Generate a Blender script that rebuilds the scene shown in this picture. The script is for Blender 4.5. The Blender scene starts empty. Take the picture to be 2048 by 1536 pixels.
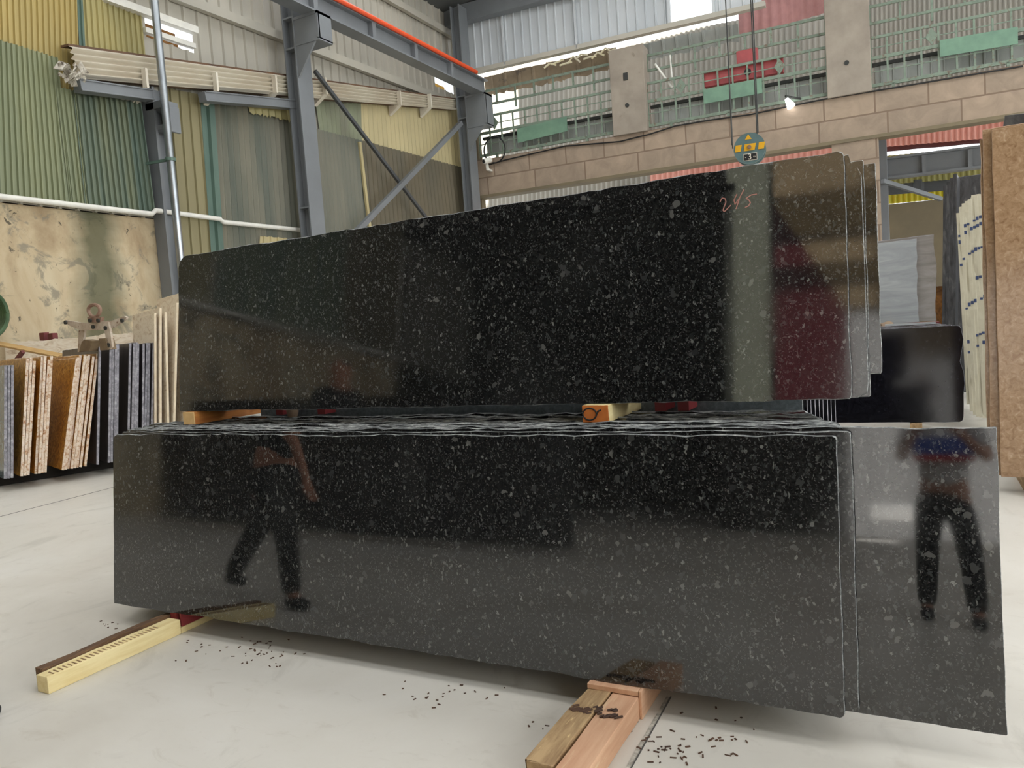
import bpy, bmesh, math, random
from mathutils import Vector, Matrix
SC = bpy.context.scene
COL = SC.collection
R = math.radians
V = Vector
# ------------------------------------------------------------------ camera
F, H, CX, CY = 1538.0, 1.5, 1024.0, 768.0
def _d(x, y): return V((x - CX, -(y - CY), -F)).normalized()
AY = _d(1822, 599)                      # direction of the hall's depth (world +Y)
AZ = AY.cross(_d(-1786, 856)).normalized()
if AZ.y < 0: AZ = -AZ
AX = AY.cross(AZ)
EYE = V((0, 0, H))
def ray(x, y):
    d = _d(x, y); return V((AX.dot(d), AY.dot(d), AZ.dot(d)))
def onp(x, y, n, p0):
    r = ray(x, y); t = (V(p0) - EYE).dot(V(n)) / r.dot(V(n)); return EYE + r * t
def aX(x, y, X): return onp(x, y, (1, 0, 0), (X, 0, 0))      # point on a plane X = const
def aY(x, y, Y): return onp(x, y, (0, 1, 0), (0, Y, 0))
def aZ(x, y, Z): return onp(x, y, (0, 0, 1), (0, 0, Z))
XL = -13.5                                                    # left wall plane
BROT = R(2.5); BC = V((XL, 23.1, 0))                          # far wall plane (turned by 2.5 degrees)
BU = V((math.cos(BROT), math.sin(BROT), 0)); BN = V((-math.sin(BROT), math.cos(BROT), 0))
def Bw(s, z, off=0.0): return BC + BU * s + BN * off + V((0, 0, z))
def Bp(x, y, off=0.0):
    p = onp(x, y, BN, BC + BN * off); q = p - BC
    return q.dot(BU), p.z                                     # (s, z) on the far wall plane
def L(x, y, off=0.0): return aX(x, y, XL + off)

cd = bpy.data.cameras.new('camera'); cam = bpy.data.objects.new('camera', cd); COL.objects.link(cam)
cd.sensor_width = 36; cd.lens = F / 2048 * 36; cd.clip_end = 300; cd.clip_start = 0.02
cam.matrix_world = Matrix(((AX.x, AX.y, AX.z, 0), (AY.x, AY.y, AY.z, 0), (AZ.x, AZ.y, AZ.z, H), (0, 0, 0, 1)))
SC.camera = cam
# ------------------------------------------------------------------ materials
def lin(c):
    f = lambda v: (v / 255) / 12.92 if v / 255 <= 0.04045 else ((v / 255 + 0.055) / 1.055) ** 2.4
    return (f(c[0]), f(c[1]), f(c[2]), 1)
MATS = {}
class NT:
    def __init__(s, name):
        s.m = bpy.data.materials.new(name); s.m.use_nodes = True
        s.t = s.m.node_tree; s.b = s.t.nodes['Principled BSDF']; MATS[name] = s.m
        s.tc = s.n('ShaderNodeTexCoord'); s.co = s.tc.outputs['Object']
    def n(s, typ, **kw):
        x = s.t.nodes.new(typ)
        for k, v in kw.items(): setattr(x, k, v)
        return x
    def l(s, a, b): s.t.links.new(a, b)
    def map(s, scale=(1, 1, 1), loc=(0, 0, 0), src=None):
        m = s.n('ShaderNodeMapping'); m.inputs['Scale'].default_value = scale; m.inputs['Location'].default_value = loc
        s.l(src or s.co, m.inputs['Vector']); return m.outputs[0]
    def rnd(s, src=None, amt=40.0):
        oi = s.n('ShaderNodeObjectInfo'); a = s.n('ShaderNodeMath', operation='MULTIPLY'); a.inputs[1].default_value = amt
        s.l(oi.outputs['Random'], a.inputs[0]); v = s.n('ShaderNodeVectorMath', operation='ADD')
        s.l(src or s.co, v.inputs[0]); s.l(a.outputs[0], v.inputs[1]); return v.outputs[0]
    def noise(s, scale, det=4, rough=.55, src=None, dist=0.0):
        x = s.n('ShaderNodeTexNoise'); x.inputs['Scale'].default_value = scale; x.inputs['Detail'].default_value = det
        x.inputs['Roughness'].default_value = rough; x.inputs['Distortion'].default_value = dist
        s.l(src or s.co, x.inputs['Vector']); return x.outputs['Fac']
    def vor(s, scale, src=None, feat='F1', out='Color', rand=1.0):
        x = s.n('ShaderNodeTexVoronoi', feature=feat); x.inputs['Scale'].default_value = scale
        x.inputs['Randomness'].default_value = rand
        s.l(src or s.co, x.inputs['Vector']); return x.outputs[out]
    def ramp(s, fac, stops, const=False):
        r = s.n('ShaderNodeValToRGB'); e = r.color_ramp.elements
        if const: r.color_ramp.interpolation = 'CONSTANT'
        while len(e) < len(stops): e.new(.5)
        for i, (p, c) in enumerate(stops):
            e[i].position = p; e[i].color = c if len(c) == 4 else lin(c)
        s.l(fac, r.inputs[0]); return r.outputs[0]
    def mix(s, fac, a, b, mode='MIX'):
        x = s.n('ShaderNodeMix', data_type='RGBA', blend_type=mode)
        for sock, v in ((x.inputs[0], fac), (x.inputs[6], a), (x.inputs[7], b)):
            if isinstance(v, (int, float)): sock.default_value = v
            elif isinstance(v, tuple): sock.default_value = v if len(v) == 4 else lin(v)
            else: s.l(v, sock)
        return x.outputs[2]
    def done(s, col, rough=.6, metal=0.0, bump=None, bs=.2, bd=.01, spec=None):
        if isinstance(col, tuple): s.b.inputs['Base Color'].default_value = col if len(col) == 4 else lin(col)
        else: s.l(col, s.b.inputs['Base Color'])
        if isinstance(rough, (int, float)): s.b.inputs['Roughness'].default_value = rough
        else: s.l(rough, s.b.inputs['Roughness'])
        s.b.inputs['Metallic'].default_value = metal
        if spec is not None: s.b.inputs['Specular IOR Level'].default_value = spec
        if bump is not None:
            bn = s.n('ShaderNodeBump'); bn.inputs['Strength'].default_value = bs; bn.inputs['Distance'].default_value = bd
            s.l(bump, bn.inputs['Height']); s.l(bn.outputs[0], s.b.inputs['Normal'])
        return s.m
W1, K0 = (1, 1, 1, 1), (0, 0, 0, 1)
def mk(name, c1, c2=None, rough=.6, metal=0., scale=5., stretch=(1, 1, 1), bump=0., rust=None, spec=None, lo=.35, hi=.65):
    """plain weathered surface: two tones mixed by noise, optional rust blotches"""
    t = NT(name); c2 = c2 or tuple(max(0, v * .85) for v in c1)
    src = t.map(stretch, src=t.rnd()); f = t.noise(scale, 5, .6, src)
    col = t.ramp(f, [(lo, c1), (hi, c2)])
    if rust:
        g = t.noise(scale * 1.7, 6, .65, t.map(stretch, (7, 3, 1), t.rnd()))
        col = t.mix(t.ramp(g, [(rust[1], K0), (rust[1] + .08, W1)]), col, rust[0])
    return t.done(col, rough, metal, f if bump else None, bump, .01, spec)
def granite():
    t = NT('black_granite_polished'); src = t.rnd()
    wob = t.n('ShaderNodeTexNoise'); wob.inputs['Scale'].default_value = 60; t.l(src, wob.inputs['Vector'])
    sc = t.n('ShaderNodeVectorMath', operation='SCALE'); sc.inputs['Scale'].default_value = .022; t.l(wob.outputs['Color'], sc.inputs[0])
    ad = t.n('ShaderNodeVectorMath', operation='ADD'); t.l(src, ad.inputs[0]); t.l(sc.outputs[0], ad.inputs[1]); w = ad.outputs[0]
    base = t.ramp(t.noise(120, 4, .7, w), [(.34, (5, 5, 6)), (.47, (20, 20, 21)), (.6, (37, 38, 38)), (.76, (58, 59, 58))])
    def sep(c):
        x = t.n('ShaderNodeSeparateColor'); t.l(c, x.inputs[0]); return x.outputs
    a = sep(t.vor(48, w)); fa = t.ramp(a[0], [(.972, K0), (.976, W1)], True)
    ca = t.ramp(a[1], [(0, (44, 45, 46)), (.7, (62, 63, 63)), (1, (92, 92, 90))])
    b = sep(t.vor(125, t.map((1, 1.6, .55), src=w))); fb = t.ramp(b[0], [(.865, K0), (.87, W1)], True)
    cb = t.ramp(b[1], [(0, (30, 32, 32)), (.75, (58, 60, 60)), (1, (104, 105, 103))])
    d = sep(t.vor(260, w)); fd = t.ramp(d[0], [(.93, K0), (.94, W1)], True)
    col = t.mix(fd, base, (70, 70, 70)); col = t.mix(fb, col, cb); col = t.mix(fa, col, ca)
    smear = t.ramp(t.noise(2.2, 5, .6, t.map((1, 1, .6), src=src)), [(.56, K0), (.8, (.08, .08, .08, 1))])
    col = t.mix(smear, col, (120, 122, 120))
    ro = t.ramp(t.noise(1.6, 4, .6, src), [(.35, (.03, .03, .03, 1)), (.7, (.1, .1, .1, 1))])
    t.b.inputs['Specular IOR Level'].default_value = 1.0
    return t.done(col, ro, 0)
granite()
def granite_edge():
    t = NT('granite_sawn_edge'); src = t.rnd()
    n = t.noise(38, 6, .75, t.map((.5, 1, 2), src=src))
    col = t.ramp(n, [(.34, (52, 54, 55)), (.5, (128, 131, 131)), (.64, (200, 202, 199))])
    return t.done(col, .65, 0, n, .9, .012)
granite_edge()
def stone(name, stops, scale, dist, rough, vein=None, stretch=(1, 1, 1)):
    t = NT(name); src = t.map(stretch, src=t.rnd())
    col = t.ramp(t.noise(scale, 7, .62, src, dist), stops)
    if vein:
        v = t.vor(vein[0], src=t.map((1, 1, 1), src=src), feat='DISTANCE_TO_EDGE', out='Distance')
        col = t.mix(t.ramp(v, [(0, (vein[2],) * 3 + (1,)), (vein[3], K0)]), col, vein[1])
    return t.done(col, rough)
stone('brown_marble', [(.28, (128, 98, 72)), (.46, (152, 123, 94)), (.6, (166, 137, 108)), (.76, (192, 168, 142))], 24, .9, .13)
stone('brown_marble_edge', [(.3, (150, 118, 90)), (.7, (186, 158, 130))], 9, 0, .6)
stone('cream_stone', [(.3, (188, 180, 156)), (.7, (206, 200, 178))], 4, .5, .5)
stone('dark_slab', [(.3, (38, 38, 40)), (.55, (66, 66, 68)), (.75, (98, 98, 96))], 12, 1, .35, None, (1, 1, .3))
stone('sawn_grey_granite', [(.3, (84, 94, 98)), (.5, (106, 116, 120)), (.7, (128, 138, 142))], 40, .4, .6)
stone('far_black_granite', [(.35, (9, 9, 13)), (.6, (20, 20, 26)), (.8, (40, 40, 48))], 30, 0, .1)
stone('grey_quartzite', [(.3, (134, 138, 140)), (.55, (154, 158, 160)), (.75, (172, 176, 176))], 2.6, 1.2, .5, None, (.5, 1, 3))
stone('grey_quartzite_polished', [(.3, (120, 116, 112)), (.7, (156, 152, 150))], 2.6, 1, .14, None, (.5, 1, 3))
stone('blue_grey_granite', [(.32, (70, 82, 90)), (.55, (104, 118, 126)), (.7, (176, 188, 192))], 16, 1.2, .18)
stone('gold_stone_face', [(.3, (92, 56, 20)), (.45, (168, 112, 36)), (.58, (206, 154, 62)), (.72, (226, 200, 150))], 15, 1.5, .4)
stone('gold_stone_edge', [(.32, (150, 98, 54)), (.45, (196, 172, 146)), (.6, (216, 204, 188)), (.74, (176, 112, 58))], 22, .6, .8)
stone('slate_face', [(.3, (44, 40, 42)), (.7, (80, 75, 78))], 8, 1, .3, None, (1, 1, .25))
stone('slate_edge', [(.32, (100, 98, 104)), (.52, (136, 134, 140)), (.7, (172, 170, 174))], 20, .4, .7)
stone('veined_cream', [(.3, (176, 150, 120)), (.42, (222, 206, 182)), (.56, (240, 230, 212)), (.7, (220, 202, 176)), (.8, (238, 228, 210))], 2.2, 2.4, .3, None, (1, 1, 3.2))
stone('cream_edge', [(.3, (206, 188, 156)), (.7, (228, 216, 192))], 8, 0, .6)
stone('amber_stone', [(.3, (88, 56, 22)), (.6, (150, 100, 44)), (.8, (190, 140, 70))], 6, 1, .25)
mk('galvanized_cladding', (184, 178, 164), (168, 164, 152), .5, .0, .5, (1, 1, .4), rust=((120, 92, 62), .74))
mk('white_cladding', (200, 204, 206), (184, 190, 194), .5, 0, .5, (1, 1, .4))
mk('gold_sheet', (176, 156, 96), (160, 144, 92), .55, 0, 1.2, (1, 1, .25), rust=((122, 72, 26), .69))
mk('yellow_sheet', (172, 160, 106), (156, 148, 102), .55, 0, 1.5, (1, 1, .25), rust=((112, 84, 40), .74))
mk('sage_sheet', (134, 138, 104), (116, 124, 98), .55, 0, 1.3, (1, 1.6, .2), rust=((74, 78, 58), .72))
mk('dark_green_sheet', (112, 118, 92), (84, 100, 88), .5, 0, 1.4, (1, 2.4, .15), rust=((126, 124, 92), .68))
mk('olive_sheet', (136, 128, 94), (124, 116, 84), .55, 0, .8, (1, 2, .2))
mk('teal_sheet', (88, 110, 98), (76, 98, 88), .5, 0, 2, (1, 1, .3))
mk('corrugated_olive', (116, 112, 94), (80, 86, 74), .5, 0, .9, (1, 2.2, .15), rust=((66, 82, 70), .66))
mk('pale_yellow_sheet', (188, 174, 130), (174, 162, 122), .55, 0, 1, (1, 2, .12), rust=((112, 70, 40), .70))
mk('mossy_sheet', (128, 134, 106), (116, 116, 96), .55, 0, 1, (1, 2, .3), rust=((84, 86, 84), .68))
mk('shade_olive', (98, 88, 66), (86, 80, 62), .6, 0, .7, (1, 1.5, .3))  # dark brownish olive sheet
mk('steel_grey', (120, 124, 127), (108, 111, 114), .42, .0, .6, rust=((140, 140, 138), .74))
mk('steel_grey_dark', (74, 76, 78), (66, 68, 70), .5, 0, .8)
mk('galvanized_pipe', (172, 178, 182), (150, 156, 160), .28, .85, 2)
mk('white_plastic', (226, 224, 214), (214, 212, 204), .4)
mk('gutter_metal', (214, 208, 192), (200, 190, 172), .5, 0, 1.2, (1, .6, 1), rust=((140, 104, 66), .68))
mk('rusty_under', (112, 82, 58), (80, 62, 48), .8, 0, 3)
mk('orange_rail', (226, 84, 40), (214, 78, 38), .45)
mk('concrete_column', (158, 148, 134), (140, 130, 118), .85, 0, 1.5, bump=.2, rust=((122, 112, 100), .66))
mk('green_paint', (124, 140, 122), (108, 122, 108), .6, 0, 6, rust=((108, 92, 76), .56))
mk('green_board', (112, 146, 122), (98, 130, 110), .5, 0, 3, rust=((128, 132, 112), .66))
mk('red_paint', (166, 72, 72), (148, 64, 66), .5, 0, 4)
mk('maroon_paint', (112, 42, 40), (94, 36, 36), .55, 0, 4, rust=((140, 70, 60), .7))
mk('red_steel', (150, 60, 62), (128, 46, 48), .5, 0, 6)
mk('grille_sheet', (158, 160, 154), (142, 146, 140), .6, 0, 1.5, (1, 1, .4))
mk('beige_sheet', (170, 164, 152), (150, 146, 136), .6, 0, .6, (1, 1, .3))
mk('coral_sheet', (228, 164, 148), (214, 148, 132), .5, 0, .8)
mk('dark_maroon', (96, 50, 48), (84, 44, 44), .6)
mk('khaki_wall', (120, 108, 84), (108, 98, 78), .8, 0, .8)
mk('olive_far', (168, 160, 98), (150, 146, 92), .55, 0, .6)
mk('lime_sheet', (214, 206, 60), (196, 190, 60), .5, 0, .6)
mk('plywood_old', (158, 140, 116), (132, 116, 96), .8, 0, 1.2, (1, 1, 1.5), rust=((104, 92, 82), .6))
mk('plastic_film', (216, 206, 170), (196, 188, 168), .35, 0, 2)
mk('black_rubber', (24, 24, 24), (18, 18, 18), .5)
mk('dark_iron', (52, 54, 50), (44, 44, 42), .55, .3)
mk('hook_teal', (92, 118, 120), (84, 108, 110), .4, 0, 8)
mk('hook_yellow', (226, 172, 30), (214, 160, 28), .45)
mk('ink_black', (22, 22, 22), rough=.6)
mk('ink_blue', (60, 74, 110), (52, 64, 98), .7)
mk('chalk_pink', (176, 124, 116), (160, 112, 104), .9)
mk('sign_white', (228, 222, 206), rough=.5)
mk('timber_pale', (236, 220, 168), (222, 200, 142), .7, 0, 5, (6, .6, 6), .1, rust=((226, 206, 156), .62))
mk('timber_bark', (112, 84, 58), (84, 62, 46), .9, 0, 9, (4, .8, 4), .6, rust=((170, 140, 100), .62))
mk('timber_pink', (206, 166, 134), (188, 144, 112), .75, 0, 4, (6, .6, 6), .1, rust=((206, 176, 140), .6))
mk('timber_old', (176, 148, 108), (134, 106, 74), .85, 0, 7, (5, .7, 5), .4, rust=((206, 178, 128), .64))
mk('timber_orange', (190, 126, 58), (162, 98, 44), .7, 0, 5, (6, .6, 6), .1, rust=((206, 160, 90), .62))
mk('timber_end', (232, 196, 138), (220, 180, 120), .75, 0, 12)
mk('timber_end_orange', (206, 122, 50), (186, 104, 42), .75, 0, 12)
mk('plank_tan', (206, 172, 116), (188, 150, 96), .7, 0, 4, (1, 6, 6))
mk('rust_steel_light', (196, 184, 168), (170, 152, 132), .6, .1, 9, rust=((112, 80, 56), .6))
mk('rust_ring', (150, 122, 104), (128, 98, 82), .7, .1, 9)
mk('wood_block', (122, 104, 78), (104, 86, 64), .8, 0, 9)
mk('hose_green', (64, 92, 56), (52, 78, 48), .45)
mk('crumpled_film', (206, 200, 186), (150, 142, 128), .35, .2, 9, rust=((92, 82, 70), .55))
mk('pebble_brown', (150, 128, 104), (128, 108, 88), .8)
mk('chips', (92, 66, 48), (64, 46, 36), .85)
mk('joint_dark', (84, 82, 78), rough=.9)
mk('joint_pale', (196, 192, 180), (120, 116, 106), .9, 0, 30)
mk('skin', (176, 124, 96), (166, 114, 88), .55)
mk('hair_black', (20, 17, 15), rough=.5)
mk('cloth_black', (22, 22, 24), (16, 16, 18), .9)
mk('cloth_grey', (196, 192, 190), (184, 180, 178), .9)
mk('cloth_brown', (92, 64, 54), (80, 54, 46), .9)
mk('cloth_blue', (62, 88, 168), (54, 78, 156), .9)
mk('cloth_red', (198, 62, 58), (186, 54, 52), .9)
mk('shoe_black', (26, 27, 32), (20, 21, 25), .5)
mk('annex_dark', (44, 40, 36), (34, 32, 30), .95)
mk('roof_dark', (92, 94, 92), (78, 80, 78), .7, 0, .6)
mk('flat_grey_green', (126, 134, 120), (112, 120, 108), .6, 0, .6)
mk('front_maroon', (122, 56, 60), (108, 48, 52), .7)
mk('front_beige', (196, 170, 126), (176, 152, 112), .8, 0, 1)
mk('wall_white', (206, 202, 194), (190, 188, 182), .8)
def plaster():
    t = NT('peeling_plaster')
    a = t.noise(.8, 7, .62, t.map((1, 1, .7)), .4)
    col = t.ramp(a, [(.32, (152, 130, 100)), (.46, (186, 168, 136)), (.58, (200, 186, 156)), (.7, (150, 138, 114))])
    g = t.noise(1.9, 8, .68, t.map((1, 1, 1), (3, 5, 2)), .8)
    col = t.mix(t.ramp(g, [(.53, K0), (.6, (.8, .8, .8, 1))]), col, (132, 126, 110))
    d = t.noise(5, 8, .7, t.map((1, 1, .8), (1, 2, 9)), 1)
    col = t.mix(t.ramp(d, [(.63, K0), (.65, W1)]), col, (96, 88, 72))
    # one long damp streak that runs down the wall
    sp = t.n('ShaderNodeSeparateXYZ'); t.l(t.co, sp.inputs[0])
    wv = t.noise(.9, 5, .6, t.map((0, .3, 1)))
    ma = t.n('ShaderNodeMath', operation='MULTIPLY_ADD'); t.l(wv, ma.inputs[0]); ma.inputs[1].default_value = .9; t.l(sp.outputs[1], ma.inputs[2])
    sb = t.n('ShaderNodeMath', operation='SUBTRACT'); t.l(ma.outputs[0], sb.inputs[0]); sb.inputs[1].default_value = PLY
    ab = t.n('ShaderNodeMath', operation='ABSOLUTE'); t.l(sb.outputs[0], ab.inputs[0])
    col = t.mix(t.ramp(ab.outputs[0], [(.15, (.85, .85, .85, 1)), (.6, K0)]), col, (82, 84, 60))
    return t.done(col, .9, 0, g, .4, .02)
PLY = 9.35 + .45
plaster()
def floor_mat():
    t = NT('polished_concrete')
    a = t.noise(.55, 7, .6, t.co, .6); col = t.ramp(a, [(.3, (192, 187, 176)), (.5, (204, 200, 190)), (.7, (212, 209, 201))])
    b = t.noise(2.6, 8, .65, t.map((1, .5, 1)), 1.5)
    col = t.mix(t.ramp(b, [(.56, K0), (.7, (.5, .5, .5, 1))]), col, (172, 168, 158))
    c = t.noise(9, 7, .7, t.map((.5, 1, 1)), 1.0); col = t.mix(t.ramp(c, [(.58, K0), (.72, (.42, .42, .42, 1))]), col, (176, 168, 154))
    return t.done(col, t.ramp(b, [(.3, (.34, .34, .34, 1)), (.7, (.5, .5, .5, 1))]), 0, c, .05, .005, .35)
floor_mat()
def blocks():
    t = NT('stone_blocks')
    sp = t.n('ShaderNodeSeparateXYZ'); t.l(t.co, sp.inputs[0]); cb = t.n('ShaderNodeCombineXYZ')
    t.l(sp.outputs[0], cb.inputs[0]); t.l(sp.outputs[2], cb.inputs[1])
    br = t.n('ShaderNodeTexBrick', offset=.42, squash=1.35, squash_frequency=2); t.l(cb.outputs[0], br.inputs['Vector'])
    br.inputs['Scale'].default_value = 1; br.inputs['Brick Width'].default_value = 1.28; br.inputs['Row Height'].default_value = .6
    br.inputs['Mortar Size'].default_value = .022; br.inputs['Mortar Smooth'].default_value = .1
    br.inputs['Color1'].default_value = lin((162, 142, 122)); br.inputs['Color2'].default_value = lin((140, 124, 108)); br.inputs['Mortar'].default_value = lin((116, 98, 82))
    n = t.noise(1.7, 7, .65, t.co, .8); col = t.mix(.55, br.outputs['Color'], t.ramp(n, [(.3, (172, 152, 132)), (.5, (150, 134, 116)), (.7, (126, 112, 98))]))
    col = t.mix(br.outputs['Fac'], col, (120, 102, 86))
    return t.done(col, .9, 0, n, .3, .02)
blocks()
def emit(name, c, s):
    m = bpy.data.materials.new(name); m.use_nodes = True; t = m.node_tree; t.nodes.clear()
    e = t.nodes.new('ShaderNodeEmission'); o = t.nodes.new('ShaderNodeOutputMaterial')
    e.inputs[0].default_value = lin(c); e.inputs[1].default_value = s; t.links.new(e.outputs[0], o.inputs[0]); MATS[name] = m
emit('skylight_panel', (253, 254, 255), 4.9); emit('window_daylight', (248, 252, 255), 7.5)  # the second one is the glow of the fill panels added at the right
emit('lamp_glow', (255, 255, 255), 9.0)
# ------------------------------------------------------------------ mesh helpers
class MB:
    def __init__(s): s.v, s.f, s.mi, s.cur = [], [], [], 0
    def mat(s, i): s.cur = i; return s
    def add(s, vs, fs):
        k = len(s.v); s.v += [V(p) for p in vs]
        for f in fs: s.f.append(tuple(i + k for i in f)); s.mi.append(s.cur)
        return s
    def hexa(s, p):      # 8 points: bottom 4, top 4 (same winding)
        return s.add(p, [(3, 2, 1, 0), (4, 5, 6, 7), (0, 1, 5, 4), (1, 2, 6, 5), (2, 3, 7, 6), (3, 0, 4, 7)])
    def box(s, x0, x1, y0, y1, z0, z1):
        return s.hexa([(x0, y0, z0), (x1, y0, z0), (x1, y1, z0), (x0, y1, z0), (x0, y0, z1), (x1, y0, z1), (x1, y1, z1), (x0, y1, z1)])
    def bbox(s, s0, s1, z0, z1, o0, o1):      # box in far-wall coordinates
        q = [Bw(a, z, o) for z in (z0, z1) for a, o in ((s0, o0), (s1, o0), (s1, o1), (s0, o1))]
        return s.hexa(q)
    def bar(s, p, q, w, h, up=(0, 0, 1)):
        p, q = V(p), V(q); d = (q - p).normalized(); a = d.cross(V(up)).normalized() * (w / 2); b = a.cross(d).normalized() * (h / 2)
        return s.hexa([p - a - b, p + a - b, q + a - b, q - a - b, p - a + b, p + a + b, q + a + b, q - a + b])
    def tube(s, pts, r, n=10, cap=True):
        pts = [V(p) for p in pts]; rings = []; ref = None
        for i, p in enumerate(pts):
            d = (pts[min(i + 1, len(pts) - 1)] - pts[max(i - 1, 0)]).normalized()
            if ref is None: ref = d.orthogonal().normalized()
            a = (ref - d * ref.dot(d)).normalized(); ref = a; b = d.cross(a)
            rr = r[i] if isinstance(r, (list, tuple)) else r
            rings.append([p + a * (rr * math.cos(2 * math.pi * k / n)) + b * (rr * math.sin(2 * math.pi * k / n)) for k in range(n)])
        fs = []
        for i in range(len(pts) - 1):
            for k in range(n): fs.append((i * n + k, i * n + (k + 1) % n, (i + 1) * n + (k + 1) % n, (i + 1) * n + k))
        if cap: fs.append(tuple(reversed(range(n)))); fs.append(tuple((len(pts) - 1) * n + k for k in range(n)))
        return s.add([v for rg in rings for v in rg], fs)
    def prism(s, poly, ext):
        n = len(poly); ext = V(ext); p = [V(q) for q in poly]
        return s.add(p + [q + ext for q in p], [tuple(reversed(range(n))), tuple(range(n, 2 * n))] + [(i, (i + 1) % n, n + (i + 1) % n, n + i) for i in range(n)])
    def disc(s, c, ax, r, t, n=32):
        c, ax = V(c), V(ax).normalized(); return s.tube([c - ax * t / 2, c + ax * t / 2], r, n)
    def corr(s, tl, tr, br, bl, n, amp, nrm, prof='sin', k=6, rag=0.0, seed=0):
        """ribbed sheet between four corners, ribs running from the top edge to the bottom edge"""
        tl, tr, br, bl, nrm = V(tl), V(tr), V(br), V(bl), V(nrm); rd = random.Random(seed)
        vs, fs = [], []
        if prof == 'sin': us = [(i / (n * k), .5 - .5 * math.cos(2 * math.pi * i / k)) for i in range(n * k + 1)]
        else:
            us = []
            for i in range(n):
                for a, h in ((0, 0), (.38, 0), (.44, 1), (.56, 1), (.62, 0)): us.append(((i + a) / n, h))
            us.append((1, 0))
        for u, h in us:
            o = nrm * (amp * h); a, b = tl.lerp(tr, u), bl.lerp(br, u)
            if rag: b = b + V((0, 0, rd.uniform(-rag, rag))); a = a + V((0, 0, rd.uniform(-rag, rag) * .5))
            vs += [a + o, b + o]
        for i in range(len(us) - 1): fs.append((2 * i, 2 * i + 1, 2 * i + 3, 2 * i + 2))
        return s.add(vs, fs)
    def build(s, name, mats, parent=None, smooth=False, bevel=0.0, solid=0.0, origin=None):
        if not isinstance(mats, (list, tuple)): mats = [mats]
        lo = V([min(p[i] for p in s.v) for i in range(3)]); hi = V([max(p[i] for p in s.v) for i in range(3)])
        og = V(origin) if origin is not None else V(((lo.x + hi.x) / 2, (lo.y + hi.y) / 2, lo.z))
        me = bpy.data.meshes.new(name); me.from_pydata([tuple(p - og) for p in s.v], [], s.f)
        for m in mats: me.materials.append(MATS[m])
        for p, i in zip(me.polygons, s.mi): p.material_index = i; p.use_smooth = smooth
        bm = bmesh.new(); bm.from_mesh(me); bmesh.ops.recalc_face_normals(bm, faces=bm.faces); bm.to_mesh(me); bm.free()
        o = bpy.data.objects.new(name, me); COL.objects.link(o)
        if parent is not None:
            po = V((0, 0, 0)); q = parent
            while q is not None: po += V(q.location); q = q.parent
            o.parent = parent; o.location = og - po
        else: o.location = og
        if bevel:
            b = o.modifiers.new('bevel', 'BEVEL'); b.width = bevel; b.segments = 2; b.limit_method = 'ANGLE'
        if solid:
            b = o.modifiers.new('solid', 'SOLIDIFY'); b.thickness = solid; b.offset = 0
        if smooth:
            try: me.set_sharp_from_angle(angle=R(40))
            except Exception: pass
        return o
def tag(o, label, cat, group=None, kind=None):
    if label: o['label'] = label
    if cat: o['category'] = cat
    if group: o['group'] = group
    o['kind'] = kind or 'thing'
    return o
def struct(o, label=None, cat=None):
    o['kind'] = 'structure'
    if label: o['label'] = label; o['category'] = cat or 'wall'
    return o
def thing(name, label, cat, loc, group=None):
    o = bpy.data.objects.new(name, None); COL.objects.link(o); o.location = loc; o.empty_display_size = .1
    return tag(o, label, cat, group)
ORD = 'front second third fourth fifth sixth seventh eighth ninth tenth eleventh twelfth thirteenth fourteenth fifteenth sixteenth seventeenth eighteenth nineteenth twentieth'.split()
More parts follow.
